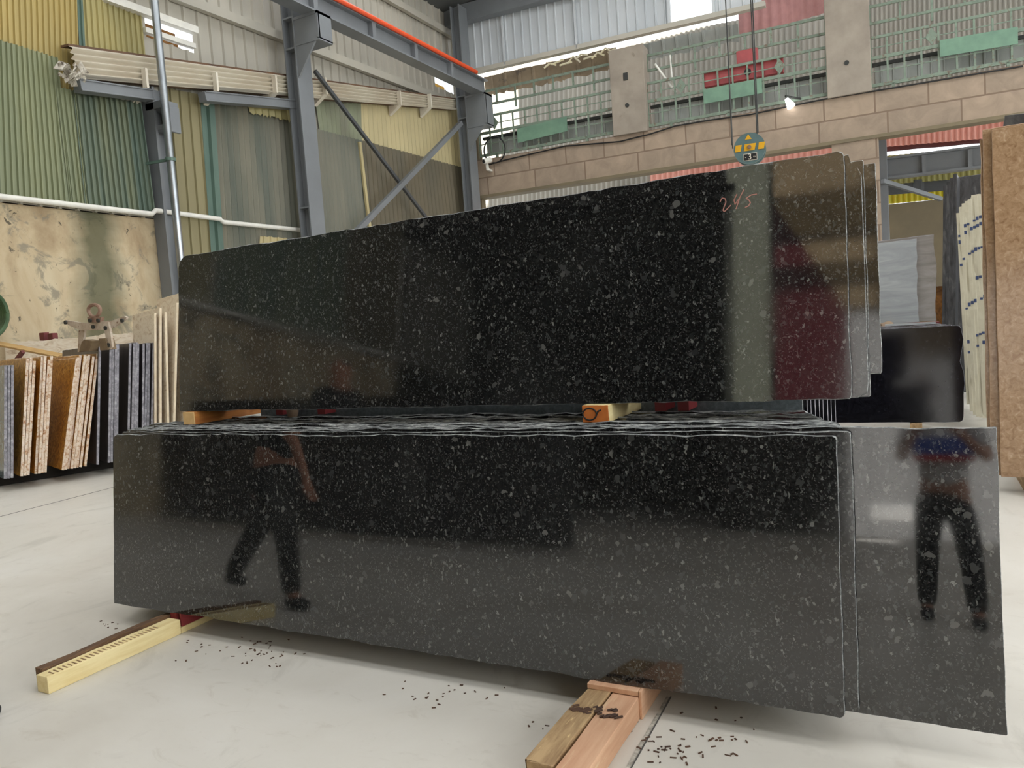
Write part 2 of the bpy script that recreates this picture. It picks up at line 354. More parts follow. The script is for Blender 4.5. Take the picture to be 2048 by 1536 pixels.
def slab(name, label, W, Hh, T, face, edge, loc, lean=6.5, rotz=0., side=0., cat='stone slab', group=None, seed=0, jt=.004, js=.002, jb=.003,
         rc=(.0, .0, .0, .0), chip=.004, step=.05, outline=None, slope=0.0):
    """stone slab: local x along its length, y through its thickness, z up; broken top edge, sawn sides"""
    rd = random.Random(seed + 17)
    if outline: pts = list(outline)
    else:
        pts = []
        def run(a, b, j, nx, nz):
            n = max(2, int((V(b) - V(a)).length / step)); cur = 0.0
            for i in range(n):
                t = i / n; cur = .6 * cur + rd.uniform(-j, j)
                jj = cur if 0 < i else 0
                pts.append((a[0] + (b[0] - a[0]) * t + nx * jj, a[1] + (b[1] - a[1]) * t + nz * jj))
        tl, tr, br, bl = rc
        def arc(cx, cz, r, a0):
            if r > 0:
                for i in range(5):
                    a = R(a0 + 90 * i / 5); q = r * rd.uniform(.93, 1.04); pts.append((cx + q * math.cos(a), cz + q * math.sin(a)))
        run((bl, 0), (W - br, 0), jb, 0, 1); arc(W - br, br, br, 270)
        run((W, br), (W, Hh + slope - tr), js, 1, 0); arc(W - tr, Hh + slope - tr, tr, 0)
        run((W - tr, Hh + slope), (tl, Hh), jt, 0, 1); arc(tl, Hh - tl, tl, 90)
        run((0, Hh - tl), (0, bl), js, 1, 0); arc(bl, bl, bl, 180)
    n = len(pts); cx = sum(p[0] for p in pts) / n; cz = sum(p[1] for p in pts) / n
    vs = []
    for p in pts:                                   # front face ring sits a little inside the outline: chipped arris
        ux, uz = (1 if p[0] < W * .5 else -1), (1 if p[1] < Hh * .5 else -1)
        dz = min(p[1], abs(Hh - p[1])); dx = min(p[0], abs(W - p[0]))
        c = chip * rd.uniform(.3, 1.3)
        vs.append((p[0] + (ux * min(c, .0015) if dx < .03 else 0), 0, p[1] + (uz * c * (.4 if p[1] < Hh * .5 else 1) if dz < .03 else 0)))
    for p in pts: vs.append((p[0], T * rd.uniform(.12, .3), p[1]))
    for p in pts: vs.append((p[0], T, p[1] + rd.uniform(-1, 0) * jt * .6))
    fs = [tuple(range(n)), tuple(reversed(range(2 * n, 3 * n)))]; mi = [0, 0]
    for k in (0, n):
        for i in range(n): fs.append((k + i, k + n + i, k + n + (i + 1) % n, k + (i + 1) % n)); mi.append(1)
    me = bpy.data.meshes.new(name); me.from_pydata(vs, [], fs); me.materials.append(MATS[face]); me.materials.append(MATS[edge])
    for p, i in zip(me.polygons, mi): p.material_index = i
    bm = bmesh.new(); bm.from_mesh(me); bmesh.ops.recalc_face_normals(bm, faces=bm.faces); bm.to_mesh(me); bm.free()
    o = bpy.data.objects.new(name, me); COL.objects.link(o)
    o.matrix_world = Matrix.Translation(V(loc)) @ Matrix.Rotation(rotz, 4, 'Z') @ Matrix.Rotation(R(side), 4, 'Y') @ Matrix.Rotation(R(-lean), 4, 'X')
    return tag(o, label, cat, group)
# ------------------------------------------------------------------ floor
XR, Y0, YB = 11.0, -12.0, 23.1
fl = MB().box(-16, 22, -24, 42, -.2, 0).build('floor', 'polished_concrete'); struct(fl)
def floor_strip(p, q, w, m):
    p, q = V(p), V(q); MB().bar((p.x, p.y, .0008), (q.x, q.y, .0008), w, .002).build('expansion_joint', m, fl)
floor_strip(aZ(-30, 1041, 0), aZ(420, 925, 0), .012, 'joint_dark')
floor_strip(aZ(1336, 1394, 0), aZ(1250, 1546, 0), .012, 'joint_pale')
floor_strip(aZ(1342, 1394, 0), aZ(1257, 1546, 0), .005, 'joint_dark')
rd = random.Random(5); ch = MB()
def chips(cx, cy, n, sx, sy, big=1.0):
    for _ in range(n):
        p = aZ(rd.gauss(cx, sx), rd.gauss(cy, sy), 0.002); a = rd.uniform(0, 6.28); l = rd.uniform(.002, .009) * big
        d = V((math.cos(a), math.sin(a), 0)) * l
        ch.bar(p - d, p + d, rd.uniform(.003, .007), .003)
chips(520, 1310, 40, 35, 14); chips(400, 1290, 16, 40, 12); chips(900, 1390, 22, 60, 14); chips(215, 1250, 10, 14, 5)
chips(1340, 1490, 46, 60, 22, 1.3); chips(1110, 1460, 9, 30, 20); chips(1440, 1470, 16, 50, 30)
tag(ch.build('wood_chips', 'chips'), 'brown wood and bark chips scattered over the floor in front of the slabs', 'wood chips', kind='stuff')
# ------------------------------------------------------------------ left wall: plaster below, cladding above
PIPE = 4.3
lw = MB(); lw.box(XL - .25, XL, -16, 10.95, 0, 4.22)
struct(lw.build('wall_left', 'peeling_plaster', origin=(XL, 0, 0)))
def yspan(x, y): return L(x, y).y
h1 = (L(289, 38), L(386, 85)); hy0, hy1, hz0, hz1 = h1[0].y, h1[1].y, 7.86, 8.42          # vent opening
k1 = (L(870, 168), L(908, 196)); ky0, ky1, kz0, kz1 = k1[0].y, k1[1].y, 9.5, 9.95
uw = MB()
def clad(y0, y1, z0, z1):
    n = max(1, round((y1 - y0) / .34)); uw.corr((XL, y0, z1), (XL, y1, z1), (XL, y1, z0), (XL, y0, z0), n, .05, (1, 0, 0), 'trap')
clad(-16, hy0, 4.2, 12.1); clad(hy0, hy1, 4.2, hz0); clad(hy0, hy1, hz1, 12.1); clad(hy1, ky0, 4.2, 12.1)
clad(ky0, ky1, 4.2, kz0); clad(ky0, ky1, kz1, 12.1); clad(ky1, 23.2, 4.2, 12.1)
lwt = uw.build('wall_left.001', 'galvanized_cladding', origin=(XL, 0, 0)); struct(lwt)
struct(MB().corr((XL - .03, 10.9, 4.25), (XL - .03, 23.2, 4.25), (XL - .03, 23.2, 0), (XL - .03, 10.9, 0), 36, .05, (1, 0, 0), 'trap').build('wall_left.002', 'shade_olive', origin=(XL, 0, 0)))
b = MB()
for i in range(4): z = hz0 - .05 + .16 * i; b.box(XL - .5 - .06 * i, XL - .46 - .06 * i, hy0 - .5, hy1 + .1, z, z + .15)
tag(b.build('vent_board', 'amber_stone'), 'amber planks outside the bright vent gap high in the left wall', 'board')
b = MB().box(XL - .3, XL - .26, ky0 - .1, ky1 - .15, kz0 + .05, kz0 + .25); b.box(XL - .3, XL - .26, ky0 - .1, ky0 + .35, kz0 + .2, kz1)
tag(b.build('corner_board', 'hook_yellow'), 'yellow boards outside the small gap high beside the corner column', 'board')
def wpanel(label, q, n, amp, m, off, prof='sin', rag=.01, seed=0, name='corrugated_sheet'):
    c = [L(x, y, off) for x, y in q]
    return tag(MB().corr(c[0], c[1], c[2], c[3], n, amp, (1, 0, 0), prof, 6, rag, seed).build(name, m, smooth=prof == 'sin'), label, 'metal sheet', 'patched metal sheets on the left wall')
wpanel('golden yellow ribbed sheet with rust specks, topmost at the left end of the wall', [(-60, -90), (153, -90), (161, 200), (-50, 190)], 18, .045, 'gold_sheet', .062, 'trap')
wpanel('narrow teal seam strip between the two yellow sheets', [(151, -60), (162, -60), (171, 96), (159, 96)], 1, .04, 'teal_sheet', .10, 'trap')
wpanel('yellow ribbed sheet above the end of the corrugated gutter', [(162, -24), (283, 26), (292, 122), (170, 104)], 11, .045, 'yellow_sheet', .07, 'trap')
wpanel('tall sage green ribbed sheet over the plaster at the left frame edge', [(-60, 62), (116, 116), (146, 409), (-60, 386)], 17, .045, 'sage_sheet', .12, 'trap', .012, 3)
wpanel('sage green sheet strip hanging beside the crumpled film', [(112, 172), (152, 183), (176, 411), (140, 407)], 4, .045, 'sage_sheet', .14, 'trap', .012, 4)
wpanel('dark green streaked sheet below the short grey channel', [(146, 180), (283, 207), (311, 424), (170, 409)], 13, .05, 'dark_green_sheet', .165, 'trap', .012, 5)
wpanel('flat olive ribbed sheet behind the galvanized downpipe', [(330, 176), (404, 190), (433, 530), (356, 530)], 4, .04, 'olive_sheet', .07, 'trap', .005)
wpanel('teal green folded strip at the edge of the olive sheet', [(400, 188), (428, 196), (450, 530), (424, 530)], 1, .07, 'teal_sheet', .12, 'trap', .01)
wpanel('dark olive corrugated sheet between teal strip and front steel column', [(428, 198), (612, 226), (634, 500), (446, 520)], 18, .07, 'corrugated_olive', .064, 'sin', .01)
wpanel('small torn yellowish sheet patch under the gutter beside the front column', [(494, 206), (612, 219), (614, 250), (500, 226)], 9, .06, 'yellow_sheet', .15, 'sin', .04, 6)
wpanel('pale cream sheet scrap showing above the slab left of front column', [(520, 472), (574, 476), (578, 500), (518, 500)], 4, .04, 'pale_yellow_sheet', .15, 'trap', .02, 7)
wpanel('mossy grey green sheet behind the top of the dark brace', [(628, 186), (722, 190), (724, 286), (640, 266)], 10, .06, 'mossy_sheet', .06, 'sin', .02, 8)
wpanel('pale yellow corrugated sheet with rust streaks in the far bay', [(716, 192), (914, 216), (926, 342), (722, 284)], 26, .06, 'pale_yellow_sheet', .07, 'sin', .02, 9)
wpanel('dark olive corrugated sheet filling the lower far bay', [(632, 258), (724, 282), (740, 500), (650, 500)], 12, .06, 'corrugated_olive', .12, 'sin', .01, 10)
wpanel('brownish olive corrugated sheet below the pale yellow one', [(722, 281), (922, 335), (936, 440), (738, 480)], 26, .06, 'shade_olive', .13, 'sin', .01, 11)
a, bb = L(719, 284, .2), L(741, 470, .2)
tag(MB().bar(a, bb, .06, .1).build('joint_strip', 'pale_yellow_sheet'), 'thin rusty yellow strip over the joint of the far dark sheets', 'strip')
# panels further along the wall, behind the camera's left (mirrored in the polished slabs)
for i, (y0, y1, m) in enumerate(((-11.8, -9.5, 'shade_olive'), (-9.4, -5.2, 'dark_green_sheet'), (-5.1, -1.4, 'olive_sheet'), (-1.3, 2.4, 'dark_green_sheet'), (2.5, 6.4, 'shade_olive'))):
    tag(MB().corr((XL + .06, y0, 8.4), (XL + .06, y1, 8.4), (XL + .06, y1, PIPE), (XL + .06, y0, PIPE), 20, .06, (1, 0, 0)).build('corrugated_sheet', m, smooth=True),
        'corrugated wall sheet, number %d of five along the wall beyond the frame' % (i + 1), 'metal sheet', 'patched metal sheets on the left wall')
# white conduit
pp = [V((XL + .27, -11.9, PIPE))] + [L(*p, .27) for p in ((0, 393), (304, 428), (311, 421), (349, 426), (440, 438), (446, 444), (612, 461))]
tag(MB().tube(pp, .05, 10).build('conduit_pipe', 'white_plastic', smooth=True), 'long white plastic pipe running along the left wall above the plaster', 'pipe')
a, bb = L(653, 463, .2), L(700, 468, .2)
# purlins and flashing
def lbar(label, p, q, w, h, m, off, name='purlin', cat='beam'):
    a, b = L(*p, off), L(*q, off); return tag(MB().bar(a, b, w, h).build(name, m), label, cat)
b = MB().bar((XL + .14, 6, 8.72), (XL + .14, 23.1, 9.12), .14, .2).build('purlin', 'galvanized_cladding'); struct(b, 'long grey purlin across the upper left wall above the gutter', 'beam')
b = MB().bar((XL + .14, 6, 11.4), (XL + .14, 23.1, 11.4), .14, .2).build('purlin', 'galvanized_cladding'); struct(b, 'grey purlin near the eave above the crane beam', 'beam')
a, c2 = L(205, -6, .12), L(392, 62, .2)
tag(MB().bar(a, c2, .16, .14).build('flashing', 'white_plastic'), 'white sloping flashing strip above the bright vent gap', 'flashing')
a, c2 = L(288, 60, .1), L(388, 93, .1)
tag(MB().bar(a, c2, .12, .1).build('vent_sill', 'white_plastic'), 'white bent sill strip below the bright vent gap', 'sill strip')
# gutter: ribbed sheets lying along brackets
g = thing('corrugated_gutter', 'long beige horizontally ribbed gutter running along the left wall', 'gutter', L(150, 155, .4))
q = [L(137, 92, .38), L(912, 199, .38), L(912, 220, .38), L(150, 156, .38)]
MB().corr(q[0], q[3], q[2], q[1], 5, .1, (1, 0, 0), 'sin', 8).build('ribbed_side', 'gutter_metal', g, smooth=True)
dn = V((-.22, 0, .02))
MB().hexa([q[3] + dn, q[2] + dn, q[2], q[3], q[3] + dn + V((0, 0, .03)), q[2] + dn + V((0, 0, .03)), q[2] + V((0, 0, .03)), q[3] + V((0, 0, .03))]).build('gutter_bottom', 'rusty_under', g)
MB().hexa([q[0] + dn, q[1] + dn, q[1], q[0], q[0] + dn + V((0, 0, .04)), q[1] + dn + V((0, 0, .04)), q[1] + V((0, 0, .04)), q[0] + V((0, 0, .04))]).build('gutter_top', 'rusty_under', g)
for (x, y), h in (((291, 164), .42), ((432, 172), .45), ((550, 176), .45), ((650, 180), .5), ((799, 203), .5), ((860, 208), .5)):
    p = L(x, y, .52); b = MB(); b.bar(p + V((0, 0, -.12)), p + V((0, 0, h * .6)), .12, .05, (0, 1, 0))
    b.prism([p + V((.02, -.06, -.12)), p + V((-.36, -.06, -.05)), p + V((-.36, -.06, -.34))], (0, .12, 0))
    b.build('bracket', 'gutter_metal', g)
def channel(p, q, label, off=.45):
    a, b = L(*p, off), L(*q, off); m = MB(); m.bar(a, b, .22, .2); m.bar(a + V((.12, 0, .09)), b + V((.12, 0, .09)), .03, .03); m.bar(a + V((.12, 0, -.09)), b + V((.12, 0, -.09)), .03, .03)
    return tag(m.build('steel_channel', 'steel_grey', bevel=.01), label, 'steel channel')
channel((154, 172), (300, 192), 'short grey steel channel under the end of the gutter')
channel((404, 194), (590, 211), 'grey steel channel under the gutter between downpipe and front column')
rd = random.Random(3); b = MB()
cc = L(142, 152, .5)
for i in range(26):
    p = cc + V((rd.uniform(-.1, .1), rd.uniform(-.17, .2), rd.uniform(-.2, .2))); u = V((rd.uniform(-1, 1), rd.uniform(-1, 1), rd.uniform(-1, 1))).normalized() * rd.uniform(.05, .12)
    w = u.orthogonal().normalized() * rd.uniform(.03, .08); b.prism([p - u - w, p + u - w * .6, p + u * .8 + w, p - u * .7 + w * .8], u.cross(w).normalized() * .02)
tag(b.build('crumpled_film', 'crumpled_film'), 'crumpled torn silvery film bundled at the left end of the gutter', 'plastic film')
# small wall column
r0, r1 = [], []
w = thing('wall_column', 'slim grey steel column on the left wall below the gutter bracket', 'column', V((XL + .2, 10.95, 0))); w['kind'] = 'structure'
ya, yb = L(299, 200, .25).y, L(319, 215, .25).y
MB().box(XL + .02, XL + .34, ya, ya + .06, 0, 6.75).build('flange', 'steel_grey', w); MB().box(XL + .02, XL + .34, yb + .1, yb + .16, 0, 6.75).build('flange', 'steel_grey', w)
MB().box(XL + .12, XL + .2, ya + .06, yb + .1, 0, 6.75).build('web', 'steel_grey', w)
b = MB(); b.box(XL + .1, XL + .6, ya, yb + .16, 6.3, 6.45); b.box(XL + .1, XL + .58, ya + .05, yb + .1, 5.9, 6.0); b.box(XL + .55, XL + .62, ya, yb + .16, 5.85, 6.35)
b.build('bracket', 'steel_grey', w, bevel=.01)
b = MB(); p = V((XL + .36, (ya + yb) / 2, 0)); b.tube([p + V((0, -.05, 2.3)), p + V((.06, 0, 2.35)), p + V((.06, .1, 3.3)), p + V((0, .12, 3.5))], .025, 8); b.box(XL + .34, XL + .4, ya, yb + .16, 2.25, 2.3)
b.build('hook_rod', 'galvanized_pipe', w)
t = thing('downpipe', 'shiny galvanized downpipe standing in front of the left wall', 'pipe', V((-12.75, 11, 0)))
p = aX(308, 0, -12.75); p2 = aX(361, 512, -12.75); yy = (p.y + p2.y) / 2
MB().tube([(-12.75, yy, 0), (-12.75, yy, 11.9)], .075, 14).build('tube', 'galvanized_pipe', t, smooth=True)
for z in (5.25,):
    b = MB(); b.tube([(-12.75, yy, z - .03), (-12.75, yy, z + .03)], .1, 14); b.bar((-12.75, yy, z), (XL + .1, yy - .1, z), .04, .05); b.build('clip', 'teal_sheet', t)
hc = L(-52, 628, .3); b = MB()
for k in range(5): b.tube([hc + V((.04 * k, .42 * math.cos(a * .2618) * 1.0, .42 * math.sin(a * .2618))) for a in range(25)], .035, 8)
tag(b.build('hose_coil', 'hose_green', smooth=True), 'coiled green hose hanging on the plaster at the frame edge', 'hose')
# ------------------------------------------------------------------ crane columns, beam, braces
def hcol(label, x0, x1, y0, y1, z1, kind='structure'):
    t = thing('steel_column', label, 'column', V(((x0 + x1) / 2, (y0 + y1) / 2, 0))); t['kind'] = kind
    MB().box(x0, x0 + .035, y0, y1, 0, z1).build('flange', 'steel_grey', t); MB().box(x1 - .035, x1, y0, y1, 0, z1).build('flange', 'steel_grey', t)
    ym = y0 + .2; b = MB().box(x0 + .035, x1 - .035, ym, ym + .03, 0, z1)
    for z in (4.7, 8.4, 9.1): b.box(x0 + .035, x1 - .035, y0 + .01, ym, z, z + .04)
    b.build('web', 'steel_grey', t)
    return t
YC = 14.37; CX0, CX1 = -12.97, -12.62
c1 = hcol('tall grey steel H column at the front of the far left bay', CX0, CX1, YC, YC + .5, 12.0)
BX = -12.15; BZ = 9.08
def corbel(par, y, h):
    b = MB(); xo = BX + .26
    b.box(CX1, xo, y + .02, y + .06, BZ - h, BZ - .04); b.box(CX1, xo, y, y + .48, BZ - .06, BZ); b.box(CX1, xo, y, y + .48, BZ - h - .03, BZ - h + .03); b.box(xo - .05, xo, y, y + .48, BZ - h, BZ)
    b.prism([(CX1, y + .02, BZ - h), (xo - .12, y + .02, BZ - h), (CX1, y + .02, BZ - h - .75)], (0, .05, 0)); b.build('crane_bracket', 'steel_grey', par)
corbel(c1, YC, .62)
Y2 = 22.25
c2 = hcol('tall grey steel H column in the far left corner', CX0, CX1, Y2, Y2 + .5, 12.0)
corbel(c2, Y2, 1.0)
cb = thing('crane_beam', 'heavy grey crane runway beam carried by the two left columns', 'beam', V((BX, 17, BZ))); cb['kind'] = 'structure'
MB().box(BX - .2, BX + .2, 9, 22.7, BZ, BZ + .04).build('bottom_flange', 'steel_grey', cb); MB().box(BX - .2, BX + .16, 9, 22.7, BZ + .46, BZ + .5).build('top_flange', 'steel_grey', cb)
MB().box(BX - .02, BX + .02, 9, 22.7, BZ + .04, BZ + .46).build('web', 'steel_grey', cb)
for y in (12.2, 14.4, 16.6, 18.5, 20.4): MB().box(BX + .02, BX + .17, y, y + .14, BZ + .04, BZ + .46).build('stiffener', 'steel_grey', cb)
tag(MB().tube([(BX + .2, 9, BZ + .54), (BX + .2, 21.9, BZ + .54)], .06, 10).build('conductor_rail', 'orange_rail', smooth=True), 'bright orange conductor rail on top of the crane beam', 'rail')
a, c = aX(630, 142, -12.88), aX(880, 472, -12.88)
tag(MB().bar(a, c, .08, .09).build('brace_bar', 'steel_grey_dark'), 'dark diagonal brace falling from the front column to the right', 'brace')
a, c = aX(690, 487, -12.7), aX(922, 246, -12.7)
tag(MB().bar(a, c, .12, .14).build('brace_bar', 'steel_grey'), 'light grey diagonal brace rising to the corner column', 'brace')
# ------------------------------------------------------------------ roof with skylights
rf = MB(); rf.hexa([(XL - .3, -12, 12.05), (0, -12, 14.2), (0, 23.6, 14.2), (XL - .3, 23.6, 12.05), (XL - .3, -12, 12.15), (0, -12, 14.3), (0, 23.6, 14.3), (XL - .3, 23.6, 12.15)])
rf.hexa([(0, -12, 14.2), (14, -12, 12.0), (14, 23.9, 12.0), (0, 23.9, 14.2), (0, -12, 14.3), (14, -12, 12.1), (14, 23.9, 12.1), (0, 23.9, 14.3)])
struct(rf.build('ceiling', 'roof_dark'))
sky = MB()
for y in (-3, 2.0, 7.0, 12.0, 17.0):
    for x0, x1 in ((-12, -7.6), (-6.0, -1.2), (1.2, 6.0), (7.4, 11.5)):
        zf = lambda x: 12.05 + (x - XL) * 2.15 / 13.5 if x < 0 else 14.2 - x * 2.2 / 14
        za, zb = zf(x0) - .1, zf(x1) - .1
        sky.hexa([(x0, y, za), (x1, y, zb), (x1, y + 2.4, zb), (x0, y + 2.4, za), (x0, y, za + .03), (x1, y, zb + .03), (x1, y + 2.4, zb + .03), (x0, y + 2.4, za + .03)])
struct(sky.build('ceiling_skylight', 'skylight_panel'))
# ------------------------------------------------------------------ far wall
bw = MB()
def bbx(*a): bw.bbox(*a)
bbx(.62, 20, 6.0, 7.2, 0, .4); bbx(11.68, 12.86, 0, 6.0, 0, .4)
bo = bw.v[:]
def bstruct(mb, name, m):
    """object whose local axes follow the far wall"""
    inv = (Matrix.Translation(BC) @ Matrix.Rotation(BROT, 4, 'Z')).inverted()
    mb.v = [inv @ p for p in mb.v]; o = mb.build(name, m, origin=(0, 0, 0)); o.matrix_world = Matrix.Translation(BC) @ Matrix.Rotation(BROT, 4, 'Z'); return o
wb = bstruct(bw, 'wall_back', 'stone_blocks'); struct(wb)
b = MB(); b.bbox(.55, 20, 5.93, 6.02, -.06, .4); b.bbox(.3, .72, 0, 10, .02, .3); struct(bstruct(b, 'wall_back.001', 'dark_maroon' if 0 else 'khaki_wall'))
def ccol(label, s0, s1, z0, z1):
    t = thing('concrete_column', label, 'column', Bw(s0, z0)); t['kind'] = 'structure'
    b = MB(); b.bbox(s0, s1, z0, z1, -.12, .5); b.build('shaft', 'concrete_column', t, bevel=.02)
    sm = (s0 + s1) / 2 - .04
    b = MB(); b.bbox(sm - .07, sm + .07, z0 + (z1 - z0) * .62, z0 + (z1 - z0) * .62 + .22, -.14, -.1); b.build('socket_plate', 'dark_iron', t)
    b = MB(); b.disc(Bw(sm, z0 + .85, -.13), BN, .06, .05, 16); b.build('pipe_hole', 'dark_iron', t)
ccol('pale concrete column on the block wall left of the hoist ropes', 5.48, 6.56, 7.18, 9.76)
ccol('tall concrete column on the block wall right of the hoist ropes', 11.63, 12.74, 7.18, 11.6)
def zof(x, y): return Bp(x, y)[1]
zA, zB, zC, zD, zE = zof(1219, 121), zof(1219, 151), zof(1221, 180), zof(1225, 215), zof(1227, 263)
def bay(label, s0, s1, upper=True, seed=0, diamond=()):
    t = thing('grille_railing', label, 'railing', Bw(s0, zE))
    b = MB()
    for z, hgt in ((zC, .07), (zD, .09), (zE, .09)): b.bbox(s0, s1, z - hgt / 2, z + hgt / 2, .1, .16)
    for z in ((zC + zD) / 2, (zD + zE) / 2): b.bbox(s0, s1, z - .014, z + .014, .12, .14)
    b.build('rail', 'green_paint', t)
    b = MB(); n = round((s1 - s0) / .42)
    for i in range(n + 1): s = s0 + (s1 - s0) * i / n; b.bbox(s - .025, s + .025, zE, zC, .11, .15)
    b.build('bars', 'green_paint', t)
    n = max(2, round((s1 - s0) / 1.5))
    for i in range(n): s = s0 + (s1 - s0) * (i + .4) / n; b = MB(); b.bbox(s - .04, s + .04, 7.2, zE, .1, .18); b.build('foot', 'green_paint', t)
    for d in diamond:
        p = Bw(d, (zC + zD) / 2, .08); u, z = BU * .15, V((0, 0, .22)); MB().prism([p - u, p + z, p + u, p - z], BN * .03).build('diamond', 'green_paint', t)
    if upper:
        b = MB()
        for z in (zA, zB): b.bbox(s0, s1, z - .035, z + .035, .3, .36)
        n = round((s1 - s0) / .72)
        for i in range(n + 1): s = s0 + (s1 - s0) * i / n; b.bbox(s - .03, s + .03, zB - .25 * (i % 4 == 2), zA + .05, .31, .35)
        b.build('upper_rail', 'green_paint', t)
    p = MB(); p.corr(Bw(s0 + .1, zD - .12, .5), Bw(s1, zD - .12, .5), Bw(s1, zE + .05, .5), Bw(s0 + .1, zE + .05, .5), int((s1 - s0) / .3), .03, -BN, 'trap')
    p.build('backing_sheet', 'grille_sheet', t)
    b = MB(); b.bbox(s0, s1, zD - .14, zD - .05, .42, .55); b.build('shade_strip', 'dark_iron', t)  # dark strip along the top of the backing sheet
bay('green grille railing on the block wall between corner and pale concrete column', .72, 5.5, True, 1, (1.35,))
bay('green grille railing on the block wall behind the hoist ropes', 6.56, 11.63, True, 2, (7.6, 10.4))
bay('green grille railing on the block wall at the right end', 12.74, 18, True, 3, (14.2,))
def board(label, a, c, hgt):
    (s0, z0), (s1, z1) = Bp(*a, .06), Bp(*c, .06)
    p = [Bw(s0, z0, .04), Bw(s1, z1, .04), Bw(s1, z1 + hgt, .04), Bw(s0, z0 + hgt, .04)]
    tag(MB().prism(p, BN * .03).build('sign_board', 'green_board'), label, 'board')
board('worn green board on the railing left of the pale concrete column', (1036, 286), (1135, 262), .45)
board('worn green board on the railing behind the hoist ropes', (1408, 208), (1525, 186), .42)
board('worn green board on the railing at the right frame edge', (1880, 114), (2036, 88), .42)
# upper cladding, girder, window
b = MB(); b.corr(Bw(.4, 11.75, .1), Bw(7.39, 11.75, .1), Bw(7.39, 10.16, .1), Bw(.4, 10.16, .1), 24, .03, -BN, 'trap')
b.corr(Bw(8.67, 11.75, .1), Bw(10.0, 11.75, .1), Bw(10.0, 10.16, .1), Bw(8.67, 10.16, .1), 4, .03, -BN, 'trap')
b.corr(Bw(10.0, 11.75, .1), Bw(20, 11.75, .1), Bw(20, 11.0, .1), Bw(10.0, 11.0, .1), 30, .03, -BN, 'trap')
b.corr(Bw(.4, 14.5, .1), Bw(20, 14.5, .1), Bw(20, 11.75, .1), Bw(.4, 11.75, .1), 60, .03, -BN, 'trap')
struct(bstruct(b, 'wall_back.002', 'white_cladding'))
b = MB(); b.bbox(.35, 10.1, 10.06, 10.2, -.02, .2); struct(b.build('wall_back_purlin', 'galvanized_cladding'))
b = MB(); b.bbox(0, 20, 11.65, 12.2, -.35, -.02); struct(b.build('wall_back_girder', 'steel_grey'))
for s in (1.9, 4.4): b = MB(); b.bbox(s, s + .06, 10.1, 11.7, -.02, .08); struct(b.build('wall_back_post', 'white_cladding'))
wn = thing('window_1', 'overexposed bright window high in the far wall cladding', 'window', Bw(8.03, 10.16)); wn['kind'] = 'structure'
b = MB(); b.bbox(7.33, 7.41, 10.14, 11.65, 0, .12); b.bbox(8.63, 8.71, 10.14, 11.65, 0, .12); b.bbox(7.33, 8.71, 10.1, 10.18, 0, .12); b.build('frame', 'white_cladding', wn)
tag(MB().corr(Bw(.8, 10.1, .7), Bw(5.5, 10.1, .7), Bw(5.5, zA - .05, .75), Bw(.8, zA - .05, .75), 9, .05, -BN, 'trap', 6, .05).build('old_board', 'plywood_old'), 'stained brown boards under the pale cladding beside the corner', 'board')
tag(MB().corr(Bw(6.3, 10.1, 1.0), Bw(9.2, 10.1, 1.0), Bw(9.2, zA + .1, 1.1), Bw(6.3, zA + .1, 1.1), 7, .05, -BN, 'trap', 6, .05).build('old_board', 'grille_sheet'), 'hazy blue grey boards under the bright window', 'board')
b = MB(); p0, p1 = Bw(9.4, 10.1, 1.2), Bw(11.7, 10.1, 1.2)
b.corr(Bw(9.2, 11.2, 1.2), Bw(11.7, 11.2, 1.2), Bw(11.7, 9.9, 1.2), Bw(9.2, 9.75, 1.2), 9, .05, -BN, 'sin'); mk('faded_red', (196, 142, 138), (184, 132, 130), .6)  # haze is put into the red of this sheet
tag(b.build('red_sheet', 'faded_red', smooth=True), 'faded red roof sheet above the railing left of the tall concrete column', 'metal sheet')
rd = random.Random(9); b = MB()
for i in range(9):
    s = 3.2 + i * .27; p = Bw(s, zA + .3 + .05 * math.sin(i * 1.9), .25)
    b.tube([p, p + BU * .2 + V((0, 0, rd.uniform(.02, .2))), p + BU * .42 + V((0, 0, rd.uniform(-.05, .1)))], .03, 6)
tag(b.build('plastic_film', 'plastic_film'), 'pale crumpled plastic film lying over the railing beside the pale column', 'plastic film')
for (p, q, w, lb) in (((1310, 128), (1352, 186), .07, 'white stick leaning behind the railing right of the pale concrete column'), ((1340, 110), (1346, 180), .05, 'thin upright stick behind the railing right of the pale concrete column')):
    (s0, z0), (s1, z1) = Bp(*p, .25), Bp(*q, .25)
    tag(MB().tube([Bw(s0, z0, .25), Bw(s1, z1, .25)], w / 2, 8).build('stick', 'white_plastic'), lb, 'stick')
e = thing('crane_carriage', 'red steel crane carriage behind the railing beside the hoist ropes', 'crane carriage', Bw(8.2, 8.3, .3))
(s0, z0), (s1, z1) = Bp(1410, 176, .3), Bp(1568, 146, .3)
zb = (z0 + z1) / 2
b = MB(); b.bbox(s0, s1, zb, zb + .42, .22, .4); b.build('beam_body', 'red_paint', e, bevel=.02)
b = MB(); b.bbox(s0 + .95, s0 + 1.55, zb + .4, zb + .85, .22, .4); b.build('motor_box', 'red_paint', e, bevel=.03)
b = MB(); b.disc(Bw(s0 + 1.25, zb + .2, .22), BN, .1, .03, 20); b.build('round_hole', 'ink_black', e)
s0, z0 = Bp(1578, 206, -.1)
e = thing('floodlight', 'small bright floodlight hanging below the railing near the red carriage', 'lamp', Bw(s0, z0 - .1, -.1))
b = MB(); b.tube([Bw(s0 - .06, z0 + .12, -.1), Bw(s0 + .06, z0 - .12, -.14)], [.05, .12], 14); b.build('lamp_glass', 'lamp_glow', e, smooth=True)
MB().tube([Bw(s0 - .06, z0 + .13, -.1), Bw(s0 - .1, z0 + .22, -.05), Bw(s0 + .3, zE, .1)], .03, 8).build('bracket', 'dark_iron', e)
